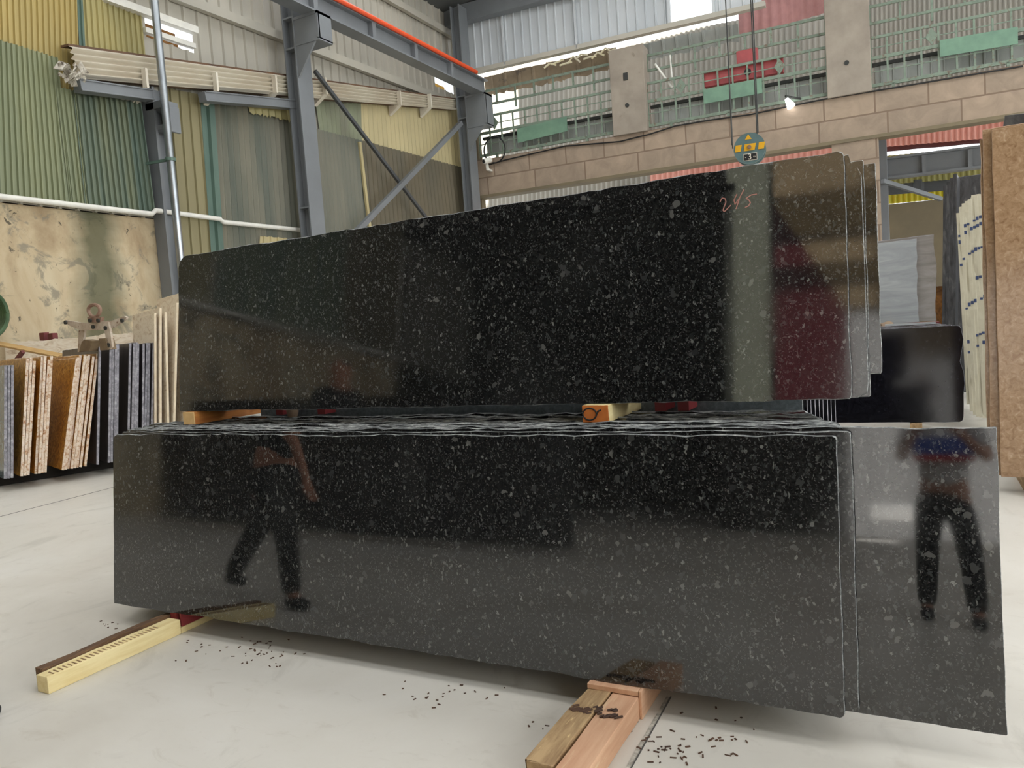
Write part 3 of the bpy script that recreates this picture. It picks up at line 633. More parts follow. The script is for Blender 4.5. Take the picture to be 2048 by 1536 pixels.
# cable along the wall and security camera
pts = [Bp(*p, -.06) for p in ((975, 330), (1010, 320), (1130, 292), (1180, 288), (1240, 283), (1300, 268), (1350, 252), (1420, 240), (1500, 229), (1600, 208), (1660, 196), (1760, 180), (2046, 132))]
tag(MB().tube([Bw(s, z, -.05) for s, z in pts], .022, 6).build('wall_cable', 'black_rubber', smooth=True), 'black cable sagging along the top of the block wall', 'cable')
s0, z0 = Bp(990, 300, -.1)
tag(MB().tube([Bw(s0 + .38 * math.cos(a / 20 * 6.28), z0 + .42 * math.sin(a / 20 * 6.28), -.12 - .004 * a) for a in range(-6, 13)], .025, 6).build('cable_loop', 'black_rubber', smooth=True), 'loose black cable loop above the security camera', 'cable')
s0, z0 = Bp(972, 322, -.3)
e = thing('security_camera', 'small white security camera on the block wall beside the corner column', 'security camera', Bw(s0, z0, -.3))
p = Bw(s0, z0, -.3); MB().tube([p + BU * .1 + V((0, .12, .04)), p - BU * .02 + V((0, -.12, -.03))], .085, 14).build('body', 'white_plastic', e, smooth=True)
MB().disc(p - BU * .025 + V((0, -.125, -.032)), V((-.12, -.24, -.07)), .06, .02, 14).build('lens', 'ink_black', e)
b = MB(); b.bar(p + V((0, .05, -.02)), p + V((.02, .05, -.3)), .08, .06, (0, 1, 0)); b.bar(p + V((.02, .05, -.28)), p + V((.02, .3, -.28)), .08, .06); b.build('mount', 'white_plastic', e)
# ------------------------------------------------------------------ yard beyond the far wall
FY = 29.5
def far(label, x0, y0, x1, y1, x2, y2, x3, y3, n, m, Y=FY, name='far_sheet', prof='sin'):
    q = [aY(x0, y0, Y), aY(x1, y1, Y), aY(x2, y2, Y), aY(x3, y3, Y)]
    return tag(MB().corr(q[0], q[1], q[2], q[3], n, .08, (0, -1, 0), prof).build(name, m, smooth=prof == 'sin'), label, 'metal sheet')
far('cream ribbed sheet of the yard shed seen under and over the block wall', 935, 150, 1300, 75, 1300, 470, 935, 500, 40, 'beige_sheet')
far('grey ribbed shed sheet behind the middle railing', 1300, 75, 1660, 5, 1660, 260, 1300, 330, 34, 'beige_sheet')
far('grey ribbed shed sheet behind the railing at the right end', 1660, 5, 2090, -90, 2090, 150, 1660, 262, 44, 'beige_sheet')
far('red ribbed shed sheet behind the lower opening of the block wall', 1300, 330, 1700, 246, 1700, 480, 1300, 520, 34, 'coral_sheet')
far('coral red ribbed sheet at the top of the doorway', 1700, 270, 2090, 196, 2090, 268, 1700, 300, 34, 'coral_sheet', 28.5)
far('dark maroon band under the coral sheet of the doorway', 1700, 300, 2090, 262, 2090, 276, 1700, 310, 4, 'dark_maroon', 28.6)
far('yellowish ribbed sheet above the grey beam in the doorway', 1700, 319, 2090, 282, 2090, 310, 1700, 345, 34, 'olive_far', 28.9)
far('yellowish ribbed sheet below the grey beam in the doorway', 1700, 350, 2090, 315, 2090, 345, 1700, 375, 34, 'olive_far', 29.2)
far('grey band below the yellowish sheets in the doorway', 1700, 370, 2090, 340, 2090, 366, 1700, 396, 4, 'steel_grey_dark', 29.2, prof='trap')
far('bright lime yellow ribbed sheet in the doorway', 1700, 396, 2090, 350, 2090, 378, 1700, 416, 34, 'lime_sheet', 31)
q = [aY(1690, 418, 29.3), aY(2100, 376, 29.3), aY(2100, 640, 29.3), aY(1690, 660, 29.3)]
tag(MB().prism(q, (0, .2, 0)).build('shed_wall', 'khaki_wall'), 'khaki plastered shed wall low in the doorway', 'wall', kind='structure')
e = thing('doorway_beam', 'grey steel I beam spanning the doorway', 'beam', aY(1760, 350, 26.5)); e['kind'] = 'structure'
a, c = aY(1757, 340, 26.5), aY(2100, 297, 26.5)
MB().bar(a, c, .06, .55).build('web', 'steel_grey', e); MB().bar(a + V((0, 0, .29)), c + V((0, 0, .29)), .35, .06).build('flange', 'steel_grey', e); MB().bar(a - V((0, 0, .29)), c - V((0, 0, .29)), .35, .06).build('flange', 'steel_grey', e)
for x in (1848, 1940): p = aY(x, 329 - (x - 1848) * .125, 26.35); MB().bar(p - V((0, 0, .27)), p + V((0, 0, .27)), .1, .06, (0, 1, 0)).build('stiffener', 'steel_grey', e)
p = aY(1762, 400, 26.2)
struct(MB().box(p.x - .16, p.x + .2, 26.2, 26.6, 0, aY(1755, 280, 26.2).z).build('doorway_column', 'steel_grey', bevel=.01), 'grey steel column standing at the left of the doorway', 'column')
a, c = aY(1765, 362, 26.0), aY(1882, 398, 28.0)
tag(MB().bar(a, c, .12, .12).build('brace_bar', 'steel_grey'), 'thin grey diagonal brace below the doorway beam', 'brace')
s0, z0 = Bp(1722, 412, -.1)
e = thing('wall_sign', 'small white sign in a maroon frame on the block pillar', 'sign', Bw(s0, z0 - .3, -.04))
b = MB(); b.bbox(s0 - .14, s0 + .1, z0 - .28, z0 + .28, -.05, 0); b.build('frame', 'dark_maroon', e); b = MB(); b.bbox(s0 - .1, s0 + .03, z0 - .23, z0 + .23, -.06, -.04); b.build('face', 'sign_white', e)
struct(MB().box(-20, 22, 41, 41.2, 0, 4).build('wall_yard', 'wall_white'))
# ------------------------------------------------------------------ front end of the hall (behind the camera, mirrored in the stone)
def trans(name, c):
    m = bpy.data.materials.new(name); m.use_nodes = True; t = m.node_tree; t.nodes.clear()
    a = t.nodes.new('ShaderNodeBsdfTranslucent'); d = t.nodes.new('ShaderNodeBsdfDiffuse'); x = t.nodes.new('ShaderNodeMixShader'); o = t.nodes.new('ShaderNodeOutputMaterial')
    a.inputs[0].default_value = lin(c); d.inputs[0].default_value = lin(c); x.inputs[0].default_value = .3
    t.links.new(a.outputs[0], x.inputs[1]); t.links.new(d.outputs[0], x.inputs[2]); t.links.new(x.outputs[0], o.inputs[0]); MATS[name] = m
trans('translucent_green', (182, 184, 174)); trans('translucent_red', (150, 104, 110)); trans('translucent_cream', (196, 184, 164)); trans('translucent_white', (214, 214, 214))
struct(MB().box(-3.95, -2.84, -12.02, -12, 2.5, 9.3).build('wall_front', 'translucent_green'))
struct(MB().prism([(-2.84, -12, 2.5), (-1.27, -12, 2.5), (-1.27, -12, 4.87), (-2.84, -12, 7.6)], (0, -.02, 0)).build('wall_front_panel', 'translucent_red'))
b = MB()
for z0, z1 in ((4.9, 5.6), (5.9, 6.7), (7.6, 9.2)):
    f = lambda z: max(-2.84, -1.27 - (z - 4.87) * 1.57 / 2.73) if z < 7.6 else -2.84
    b.prism([(f(z0), -12, z0), (-.6, -12, z0), (-.6, -12, z1), (f(z1), -12, z1)], (0, -.02, 0))
struct(b.build('wall_front_panel.001', 'translucent_cream'))
b = MB(); b.box(-1.27, -.86, -12.02, -12, 0, 4.87); b.box(-.86, -.1, -12.02, -12, .72, 4.87); b.box(-.86, -.1, -12.02, -12, 0, .36); b.box(-.1, 4, -12.02, -12, 0, 3.2); struct(b.build('wall_front.003', 'translucent_white'))
b = MB(); b.box(-14, 14, -12.4, -12.1, 12.0, 14.6); b.box(11, 14, -12.3, -12, 0, 12.5); b.box(4, 11, -12.3, -12, 0, 12.5); b.box(-.6, 4, -12.3, -12.05, 4.8, 12.5); b.box(-1.3, -.6, -12.06, -12.03, 4.8, 4.95); b.box(-2.9, -2.8, -12.1, -12.03, 0, 9.4); b.box(-.1, 4, -12.3, -12.05, 3.2, 4.88); b.box(-4, -.6, -12.3, -12.05, 9.15, 12.5)
for z0, z1 in ((5.5, 6.0), (6.6, 7.7)): b.box(-2.84, -.6, -12.3, -12.05, z0, z1)
struct(b.build('wall_front.001', 'front_beige'))
struct(MB().box(-3.95, -1.27, -12.3, -11.98, 0, 2.5).build('wall_front.004', 'annex_dark'))
b = MB(); b.box(-14, -3.9, -23, -22.8, 0, 8); b.box(-14.2, -13.5, -23, -12, 0, 8); b.box(-3.9, -3.7, -23, -12.3, 0, 8); b.box(-14, -3.7, -23, -12, 8, 8.2); b.box(-14, -3.9, -12.3, -12, 8, 12.6); struct(b.build('wall_front.002', 'annex_dark'))
b = MB(); b.box(11, 11.2, -12, 23.9, 0, 12.4); struct(b.build('wall_right', 'galvanized_cladding'))
for k in range(4):  # unseen light panels, added to brighten the left wall
    y = -8 + 7.6 * k; wq = thing('window_%d' % (k + 2), 'tall daylight window in the right wall beyond the frame', 'window', V((10.95, y, 3))); wq['kind'] = 'structure'
    MB().box(10.93, 10.97, y, y + 5.4, 3, 8.4).build('pane', 'window_daylight', wq)
    b = MB(); b.box(10.9, 11, y - .1, y, 2.9, 8.5); b.box(10.9, 11, y + 5.4, y + 5.5, 2.9, 8.5); b.box(10.9, 11, y, y + 5.4, 2.9, 3); b.box(10.9, 11, y, y + 5.4, 8.4, 8.5); b.build('frame', 'steel_grey', wq)
struct(MB().box(-20, 22, -90, -24, -.2, -.01).build('floor_yard', 'wall_white'))
# a long row of dark slabs behind the camera
for i in range(3):
    slab('granite_slab', 'dark slab behind the camera, %s of its row' % ORD[i], 7.0, 1.9, .03, 'far_black_granite', 'granite_sawn_edge', (-10.9 + .1 * i, -3.0 - .08 * i, .1), 6, 0, seed=400 + i, group='dark slabs behind the camera', step=.3)
# ------------------------------------------------------------------ main stacks
T = .024; LEAN = 6.5
def lowslab(i):
    return 2.686 + .0285 * i
GS = 'granite_slab'
slab(GS, 'front black speckled granite slab of the lower stack, standing on timbers', 3.80, .953, T, 'black_granite_polished', 'granite_sawn_edge', (-4.038, 2.686, .112), LEAN, seed=1, jt=.004, jb=.004, rc=(.03, .012, .02, .004), group='black granite slabs of the lower stack')
slab(GS, 'second black granite slab of the lower stack, only its right edge showing', 3.80, .948, T, 'black_granite_polished', 'granite_sawn_edge', (-3.995, 2.713, .128), LEAN, seed=2, jt=.003, jb=.0015, rc=(.01,) * 4, group='black granite slabs of the lower stack')
slab(GS, 'long black granite slab of the lower stack reaching furthest right', 4.12, .972, T, 'black_granite_polished', 'granite_sawn_edge', (-3.89, 2.745, .112), LEAN, seed=3, jt=.004, jb=.0012, rc=(.01, .004, .004, .004), group='black granite slabs of the lower stack')
rd = random.Random(12)
for i in range(3, 20):
    x0 = -4.05 + rd.uniform(-.03, .12) + (-.012 * i if i < 12 else 0); x1 = -.17 - rd.uniform(0, .03) - .012 * (i - 3)
    h = .962 + rd.uniform(-.005, .008)
    slab(GS, 'black granite slab of the lower stack, %s from the front, rough top edge showing' % ORD[i], x1 - x0, h, .028, 'black_granite_polished', 'granite_sawn_edge', (x0, 2.69 + .0315 * i, .112), LEAN, seed=10 + i, jt=.005, rc=(.02, .05 if i > 3 else .11, .004, .004), chip=.008, group='black granite slabs of the lower stack')
ZU = 1.147
slab(GS, 'front black speckled granite slab of the upper stack with chalk number', 3.66, .925, T, 'black_granite_polished', 'granite_sawn_edge', (-3.868, 3.112, ZU), LEAN, seed=41, jt=.003, jb=.003, rc=(.07, .022, .012, .01), group='black granite slabs of the upper stack', slope=.012)
slab(GS, 'second granite slab of the upper stack with a broken top right corner', 3.70, .92, T, 'black_granite_polished', 'granite_sawn_edge', (-3.85, 3.142, ZU), LEAN, seed=42, rc=(.02, .02, .03, .01), group='black granite slabs of the upper stack',
     outline=[(0.02, 0)] + [(.2 * k, random.Random(k).uniform(-.002, .002)) for k in range(1, 18)] + [(3.66, 0), (3.695, .02), (3.70, .06), (3.70, .5), (3.698, .84), (3.685, .87), (3.665, .885), (3.655, .925)] + [(3.6 - .2 * k, .922 + random.Random(k + 50).uniform(-.003, .003)) for k in range(0, 18)] + [(0, .9)])
for i, (dx, dz, hh, r1) in enumerate(((.035, .0, .90, .0), (.075, .085, .80, .0), (.0, .0, .90, .0), (-.03, .0, .91, .0), (.02, .0, .88, .0), (-.06, 0, .9, 0))):
    slab(GS, ('third granite slab of the upper stack', 'dark shorter slab at the right of the upper stack, raised above the rest', 'fifth granite slab of the upper stack', 'sixth granite slab of the upper stack', 'seventh granite slab of the upper stack', 'rearmost granite slab of the upper stack')[i],
         3.66, hh, T, 'black_granite_polished', 'granite_sawn_edge', (-3.84 + dx, 3.172 + .03 * i, ZU + dz), LEAN, seed=50 + i, rc=(.02, .004, .01, .01), group='black granite slabs of the upper stack')
# chalk number on the upper front slab
ea = V((0, math.sin(R(LEAN)), math.cos(R(LEAN)))); en = V((0, math.cos(R(LEAN)), -math.sin(R(LEAN))))
def onslab(x, y, d=.0012): return onp(x, y, en, V((0, 3.112, ZU)) - en * d)
def stroke(pts, m, name, parent, w=.004, sp=lambda x, y: onslab(x, y)):
    q = [sp(*p) for p in pts]; b = MB()
    for a, c in zip(q, q[1:]): b.bar(a, c, w, .0012, en)
    return b.build(name, m, parent)
ck = thing('chalk_number', 'thin pink chalk number 245 written on the upper front slab', 'chalk mark', onslab(1470, 420))
stroke([(1440, 404), (1444, 396), (1450, 397), (1452, 404), (1448, 414), (1446, 421), (1449, 423), (1455, 417), (1462, 410)], 'chalk_pink', 'digit', ck)
stroke([(1488, 379), (1480, 394), (1470, 409), (1468, 400), (1474, 388)], 'chalk_pink', 'digit', ck); stroke([(1480, 394), (1472, 418)], 'chalk_pink', 'digit', ck)
stroke([(1514, 388), (1502, 390), (1492, 397), (1497, 399), (1501, 405), (1497, 412), (1490, 415)], 'chalk_pink', 'digit', ck)
# greyer slabs standing behind the lower stack, seen between the timbers
for i in range(9):
    Yg = 3.46 + .036 * i; x1 = aY(1603 + 8.2 * i, 815, Yg).x
    lb = 'grey sawn slab standing behind the lower stack, seen between the upper timbers' if i == 0 else 'thin slab behind the lower stack, %s of the pale upright edges under the upper stack' % ORD[i]
    slab('grey_slab', lb, 3.2 - .05 * i, 1.2 + .03 * i, .02 if i == 0 else .013, 'sawn_grey_granite' if i == 0 else 'far_black_granite', 'slate_edge' if i else 'granite_sawn_edge', (x1 - 3.2 + .05 * i, Yg, .11), 3.2, 0, seed=70 + i, group='slabs behind the lower stack', step=.2)
# upper timbers and red steel
def timber(label, x0, x1, y0, y1, z0, z1, m, me, seed, mark=False, bark=False):
    t = thing('timber_bearer', label, 'timber', V(((x0 + x1) / 2, (y0 + y1) / 2, z0)), 'timber bearers under the granite')
    b = MB(); rdd = random.Random(seed); n = 12; ring = []
    for i in range(n + 1):
        y = y0 + (y1 - y0) * i / n; j = lambda s=.002: rdd.uniform(-s, s)
        jj = .006 if bark else .0015
        ring += [(x0 + j(jj), y, z0), (x1 + j(jj), y, z0), (x1 + j(jj), y, z1 + j(jj)), (x0 + j(jj), y, z1 + j(jj))]
    fs = []
    for i in range(n):
        for k in range(4): fs.append((4 * i + k, 4 * i + (k + 1) % 4, 4 * i + 4 + (k + 1) % 4, 4 * i + 4 + k))
    fs.append((4 * n, 4 * n + 1, 4 * n + 2, 4 * n + 3)); b.add(ring, fs); b.build('beam', m, t, bevel=.003)
    MB().box(x0 + .001, x1 - .001, y0 - .004, y0 + .004, z0 + .001, z1 - .001).build('cut_end', me, t, bevel=.002)
    return t
ZT = 1.07
t = timber('upper timber bearer with a plain pale sawn end, under the left of the upper stack', -3.81, -3.715, 3.09, 4.1, ZT, ZU - .002, 'timber_orange', 'timber_end', 1)
t = timber('upper timber bearer with a black ring scrawled on its orange end', -1.275, -1.155, 3.07, 4.1, ZT, ZU - .002, 'timber_pale', 'timber_end_orange', 2)
pts = [V((-1.24 + .032 * math.cos(a / 12 * 6.28), 3.0648, ZT + .037 + .026 * math.sin(a / 12 * 6.28))) for a in range(13)] + [V((-1.2, 3.0648, ZT + .05)), V((-1.187, 3.0648, ZT + .055))]
MB().tube(pts, .0035, 6).build('scrawled_ring', 'ink_black', t)
def redch(label, x0, x1, y0, y1, z0, z1, w=.012):
    t = thing('red_channel', label, 'steel channel', V((x0, y0, z0)), 'red steel channels')
    b = MB(); b.box(x0, x0 + w, y0, y1, z0, z1); b.box(x1 - w, x1, y0, y1, z0, z1); b.box(x0 + w, x1 - w, y0 + .25, y1, z0, z1); b.build('body', 'red_steel', t); return t
redch('red steel channel beside the plain upper timber', aY(552, 825, 3.42).x, aY(650, 825, 3.42).x, 3.42, 4.2, ZT + .01, ZU - .004, .055)
redch('red steel channel beside the upper timber with the ring', aY(1310, 822, 3.36).x, aY(1378, 822, 3.36).x, 3.36, 4.2, ZT + .01, ZU - .004, .05)
p = aY(588, 836, 3.4); rdd = random.Random(2); b = MB()
b.tube([(p.x, 3.39, ZT + .002), (p.x + .002, 3.39, ZT + .03), (p.x - .004, 3.39, ZT + .055), (p.x, 3.39, ZT + .07)], [.028, .036, .032, .02], 9)
tag(b.build('stone_wedge', 'pebble_brown', smooth=True), 'small pale stone wedged beside the left red channel', 'stone')
# lower timbers
pa, pb = aZ(100, 1388, 0), aZ(440, 1232, 0)
HT = .08
x1 = pa.x
t = timber('pale yellow squared timber on the floor under the lower left slab end', x1 - .085, x1, pa.y, 2.69, 0, HT, 'timber_pale', 'timber_pale', 3)
b = MB()
for i in range(26):
    y = pa.y + .03 + i * .022
    b.bar((x1 - .006, y, HT + .0012), (x1 - .05, y + .004, HT + .0012), .006, .002)
b.build('saw_marks', 'timber_old', t)
timber('rough bark edged timber lying behind the pale yellow one', x1 - .14, x1 - .088, pa.y + .03, 4.2, 0, HT + .012, 'timber_bark', 'timber_bark', 4, bark=True)
redch('dark red steel channel on the floor under the left slab end', x1 - .05, x1 - .002, 2.70, 4.0, .035, .108)
tag(MB().box(x1 - .085, x1, 2.692, 4.0, 0, .034).build('timber_strip', 'timber_pale', bevel=.003), 'low pale timber strip under the red channel at the left slab end', 'timber')
b = MB().box(x1 - .085, x1 - .052, 2.70, 3.9, .035, .108); tag(b.build('shim_plate', 'red_steel'), 'flat red shim on the pale timber under the left slab', 'shim')
pa, pb = aZ(1275, 1392, .08), aZ(1190, 1536, .08)
xr = (aZ(1300, 1395, 0).x + aZ(1225, 1536, 0).x) / 2
timber('pinkish squared timber under the right of the lower stack', xr - .105, xr - .0, 2.09, 4.2, 0, .086, 'timber_pink', 'timber_pink', 5)
timber('old split brown timber beside the pinkish one under the lower stack', xr - .21, xr - .115, 2.13, 4.2, 0, .088, 'timber_old', 'timber_old', 6, bark=True)
b = MB(); b.box(xr - .205, xr + .0, 2.655, 3.9, .088, .108); b.box(xr + .001, xr + .012, 2.655, 3.9, .0, .108)
tag(b.build('steel_angle', 'timber_pink', bevel=.002), 'thin angle capping the two right timbers at the slab', 'steel angle')
b = MB(); rdd = random.Random(8)
for i in range(40):
    y = 2.5 + rdd.uniform(-.03, .03); x = xr - rdd.uniform(.01, .2); b.tube([(x - .008, y - .005, .09), (x + .008, y + .006, .092)], .004, 5)
tag(b.build('bark_crumbs', 'chips'), 'dark bark crumbs across the two right timbers', 'crumbs', kind='stuff')
# ------------------------------------------------------------------ hook block and ropes
HD = 9.5
c = onp(1499, 297, AY * 0 + V((0, 1, 0)), (0, HD, 0)); px = HD * 1.03 / F
hb = thing('hook_block', 'grey teal crane hook block with yellow bars hanging behind the slabs', 'hook block', c)
ax = V((.12, -1, -.05)).normalized(); u = V((0, 0, 1)).cross(ax).normalized(); v = ax.cross(u) * 1.0
if v.z < 0: v = -v
if u.x < 0: u = -u
rr = 28 * px
for d, nm in ((.0, 'side_plate'), (-.2, 'side_plate')): MB().disc(c + ax * d, ax, rr, .03, 40).build(nm, 'hook_teal', hb, smooth=True)
MB().disc(c - ax * .1, ax, rr * .9, .1, 32).build('sheave', 'hook_yellow', hb, smooth=True)
MB().disc(c - ax * .2, ax, rr * .98, .02, 32).build('rear_rim', 'dark_iron', hb)
f0 = c + ax * .018
def P(a, b): return f0 + u * (a * px) + v * (b * px)
MB().prism([P(-7, 16), P(5, 16), P(-1, 25)], ax * .006).build('warning_triangle', 'hook_yellow', hb)
for a0, a1 in ((-26, -15), (-10, 10), (15, 26)): MB().prism([P(a0, -4), P(a1 - 1, -4), P(a1 + 2, 8), P(a0 + 2, 8)], ax * .006).build('yellow_bar', 'hook_yellow', hb)
MB().disc(P(0, 2) + ax * .01, ax, 3.6 * px, .03, 16).build('axle', 'rust_ring', hb)
pl = MB().prism([P(-11, -22), P(13, -22), P(13, -9), P(-11, -9)], ax * .006).build('capacity_plate', 'sign_white', hb)
fp = f0 + ax * .007
MB().prism([P(-10, -21) + ax * .007, P(12, -21) + ax * .007, P(12, -10) + ax * .007, P(-10, -10) + ax * .007], ax * .003).build('plate_field', 'ink_black', pl)
tx = bpy.data.curves.new('digit', 'FONT'); tx.body = '3'; tx.size = 13 * px; tx.align_x = 'CENTER'; tx.align_y = 'CENTER'; tx.extrude = .002
def text3d(body, size, pos, name, parent):
    tc = bpy.data.curves.new(name, 'FONT'); tc.body = body; tc.size = size; tc.align_x = 'CENTER'; tc.align_y = 'CENTER'; tc.extrude = .002
    to = bpy.data.objects.new(name + '_src', tc); me = bpy.data.meshes.new_from_object(to); bpy.data.objects.remove(to)
    o = bpy.data.objects.new(name, me); me.materials.append(MATS['sign_white']); COL.objects.link(o); o.parent = parent
    m = Matrix(((u.x, v.x, ax.x), (u.y, v.y, ax.y), (u.z, v.z, ax.z))).to_4x4()
    par = V((0, 0, 0)); q = parent
    while q is not None: par += V(q.location); q = q.parent
    o.matrix_local = Matrix.Translation(pos - par) @ m; return o
text3d('3', 15 * px, P(0, -15.5) + ax * .013, 'digit', pl); text3d('tn', 5 * px, P(8, -16) + ax * .013, 'letter', pl); text3d('-', 7 * px, P(-7.5, -15.5) + ax * .013, 'letter', pl)
tag(hb, hb['label'], 'hook block')
tp = c + V((0, 0, 12.6 - c.z))
for i, (dx, dy, lb) in enumerate(((-33, 0, 'leftmost steel rope'), (-28, .2, 'second steel rope from the left'), (12, .0, 'third steel rope from the left'), (19, .2, 'rightmost steel rope'))):
    a = c + V((dx * px, -dy + .1, .05 if abs(dx) > 25 else rr * .8))
    tag(MB().tube([a, V((a.x + (.04 if i % 2 else 0), a.y, 12.7))], .0075, 6).build('hoist_rope', 'dark_iron', smooth=True), lb + ' holding up the crane hook block', 'rope', 'hoist ropes of the hook block')
# ------------------------------------------------------------------ rack of small slabs on the left
A0, A1 = V((-9.46, 5.18, .16)), V((-9.08, 6.25, .16)); ld = (A1 - A0).normalized(); rz = math.atan2(ld.x, ld.y)
ROT = -rz
def rk(i, d, W, Hh, T_, face, edge, lean, label, group, seed, jt=.004, back=0.0, z=.16, dr=0.0, side=0.):
    p = A0 + ld * d; rot = ROT + dr
    dx = V((math.cos(rot), math.sin(rot), 0)); p = p - dx * W + dx * back; p.z = z
    return slab('stone_slab', label, W, Hh, T_, face, edge, p, lean, rot, side, seed=seed, jt=jt, group=group, step=.15, rc=(.01, .004, .004, .01))
rd = random.Random(21); k = 0
zt = lambda x, y, Y: aY(x, y, Y).z
for i in range(3):
    rk(k, -.06 + i * .034, 1.8, 1.33, .028, 'blue_grey_granite', 'slate_edge', 6, ('blue grey polished slab with the shiny face at the left frame edge', 'second blue grey slab of the floor row at the left frame edge', 'third blue grey slab of the floor row at the left frame edge')[i], 'blue grey slabs', 200 + i); k += 1
d = .075
gaps = {3: .05, 7: .15, 14: .02}
for i in range(15):
    ln = 8.5 if i < 7 else (12.5 if i == 7 else 11.5); tilt = rd.uniform(-.4, .4)
    d += .0315 + rd.uniform(0, .004) + gaps.get(i, 0)
    rk(k, d, 1.8, 1.40 + rd.uniform(-.03, .02), .029, 'gold_stone_face', 'gold_stone_edge', ln + tilt, ('gold and white edged slab, %s from the blue grey slabs' % ORD[i]).replace('front', 'first'), 'gold stone slabs', 220 + i, back=rd.uniform(-.04, .01)); k += 1
d += .1
for i in range(13):
    d += .032 + rd.uniform(0, .006) + (.1 if i in (1, 5) else 0) + (.03 if i == 9 else 0)
    rk(k, d, 1.8, 1.50 + rd.uniform(-.015, .01), .028, 'slate_face', 'slate_edge', 6.5 + rd.uniform(-.5, .5), ('dark slate slab, %s from the gold slabs' % ORD[i]).replace('front', 'first'), 'dark slate slabs', 250 + i, back=rd.uniform(-.03, .02)); k += 1
d0 = d
for i in range(9):
    d += (.05, .045, .09, .045, .1, .05, .05, .05, .06)[i]
    rk(k, d, 1.5, 1.86 + rd.uniform(-.06, .05) + .04 * i, .028, 'veined_cream', 'cream_edge', 5 + rd.uniform(-1.5, 2.5) + (4 if i in (4, 7) else 0), ('cream veined slab, %s from the dark slate slabs' % ORD[i]).replace('front', 'first'), 'cream veined slabs', 280 + i, back=.05 + .06 * i, z=.15, dr=R(-6 + rd.uniform(-3, 3))); k += 1
# long pale slab leaning behind the row
z0, z1 = aY(0, 688, 7.5).z, aY(350, 656, 8.75).z
slab('stone_slab', 'long cream marble slab leaning lengthwise behind the small slabs', 3.1, z0 - .1, .03, 'veined_cream', 'cream_edge', (-13.36, 7.42, .1), 3, R(24), seed=320, jt=.012, group='cream veined slabs', rc=(.02, .02, .01, .01), slope=z1 - z0)
for i, (x, y) in enumerate(((90, 671), (107, 672), (282, 651), (302, 651))):
    Yp = 9.0 - .9 * (i < 2); p = aY(x, y + 12, Yp); q = aY(x, y - 6, Yp)
    tag(MB().box(p.x - .07, p.x + .07, Yp - .05, Yp + .05, 0, q.z).build('rack_post', 'maroon_paint', bevel=.01), ('%s red rack post top showing above the long cream slab' % ('first', 'second', 'third', 'fourth')[i]), 'post', 'red rack posts')
a, c = aY(-20, 684, 7.3), aY(122, 712, 7.0)
tag(MB().bar(a, c, .1, .035, (0, -.4, 1)).build('wood_plank', 'plank_tan', bevel=.004), 'tan plank lying slanted over the small slabs at the left', 'plank')
a, c = aY(33, 720, 6.6), aY(46, 703, 6.6)
tag(MB().bar(a, c, .05, .05).build('red_stub', 'maroon_paint', bevel=.005), 'short red steel stub poking up behind the gold slabs', 'steel stub')
tag(MB().bar(A0 + V((-.75, -.1, .08 - .16)), A1 + ld * 1.6 + V((-.75, 0, .08 - .16)), .12, .15).build('rack_rail', 'annex_dark'), 'dark rail on the floor under the row of small slabs', 'rail')  # both rails coloured dark to read as the shadow under the slabs
tag(MB().bar(A0 + V((-1.3, -.1, .08 - .16)), A1 + ld * 1.6 + V((-1.3, 0, .08 - .16)), .12, .15).build('rack_rail', 'annex_dark'), 'rear dark rail under the row of small slabs', 'rail')
# lifting clamp
CYp = 6.15; cp = aY(188, 660, CYp); kk = (aY(189, 660, CYp) - cp).length
lc = thing('lifting_clamp', 'rusty pale steel lifting clamp with a ring standing on the slate slabs', 'lifting clamp', aY(188, 700, CYp))
def cpoly(pts, name, m, t=.03, off=0.0):
    MB().prism([aY(x, y, CYp + off) for x, y in pts], (0, t, 0)).build(name, m, lc, bevel=.003)
cpoly([(127, 643), (131, 640), (160, 645), (180, 646), (212, 642), (222, 642), (248, 632), (253, 634), (252, 638), (243, 645), (228, 655), (205, 660), (160, 660), (140, 652)], 'arm', 'rust_steel_light')
cpoly([(157, 660), (169, 660), (166, 682), (161, 704), (155, 704)], 'jaw_leg', 'rust_steel_light', .03, .03)
cpoly([(205, 646), (216, 644), (221, 668), (224, 694), (218, 699), (213, 690), (210, 668)], 'jaw_leg', 'rust_steel_light', .03, -.03)
cpoly([(163, 684), (168, 679), (185, 682), (178, 702), (158, 704)], 'jaw_pad', 'wood_block', .12, -.05); cpoly([(197, 677), (210, 676), (216, 699), (200, 701)], 'jaw_pad', 'wood_block', .12, -.05)
ro, pts = [], []
for i in range(25):
    a = i / 24 * 6.28; pts.append(aY(188.5 + 11.5 * math.sin(a) * (1 - .18 * math.cos(a) * -1), 622 - 12.5 * math.cos(a), CYp + .015))
MB().tube(pts, 2.3 * kk, 8).build('ring', 'rust_ring', lc, smooth=True)
cpoly([(174, 634), (202, 634), (199, 645), (176, 645)], 'ring_lug', 'rust_ring', .05, -.01)
for x, y in ((131, 645), (186, 654), (211, 656), (244, 641), (180, 641), (196, 641), (217, 690)): MB().disc(aY(x, y, CYp - .035), (0, 1, 0), 2.6 * kk, .02, 12).build('bolt', 'dark_iron', lc)
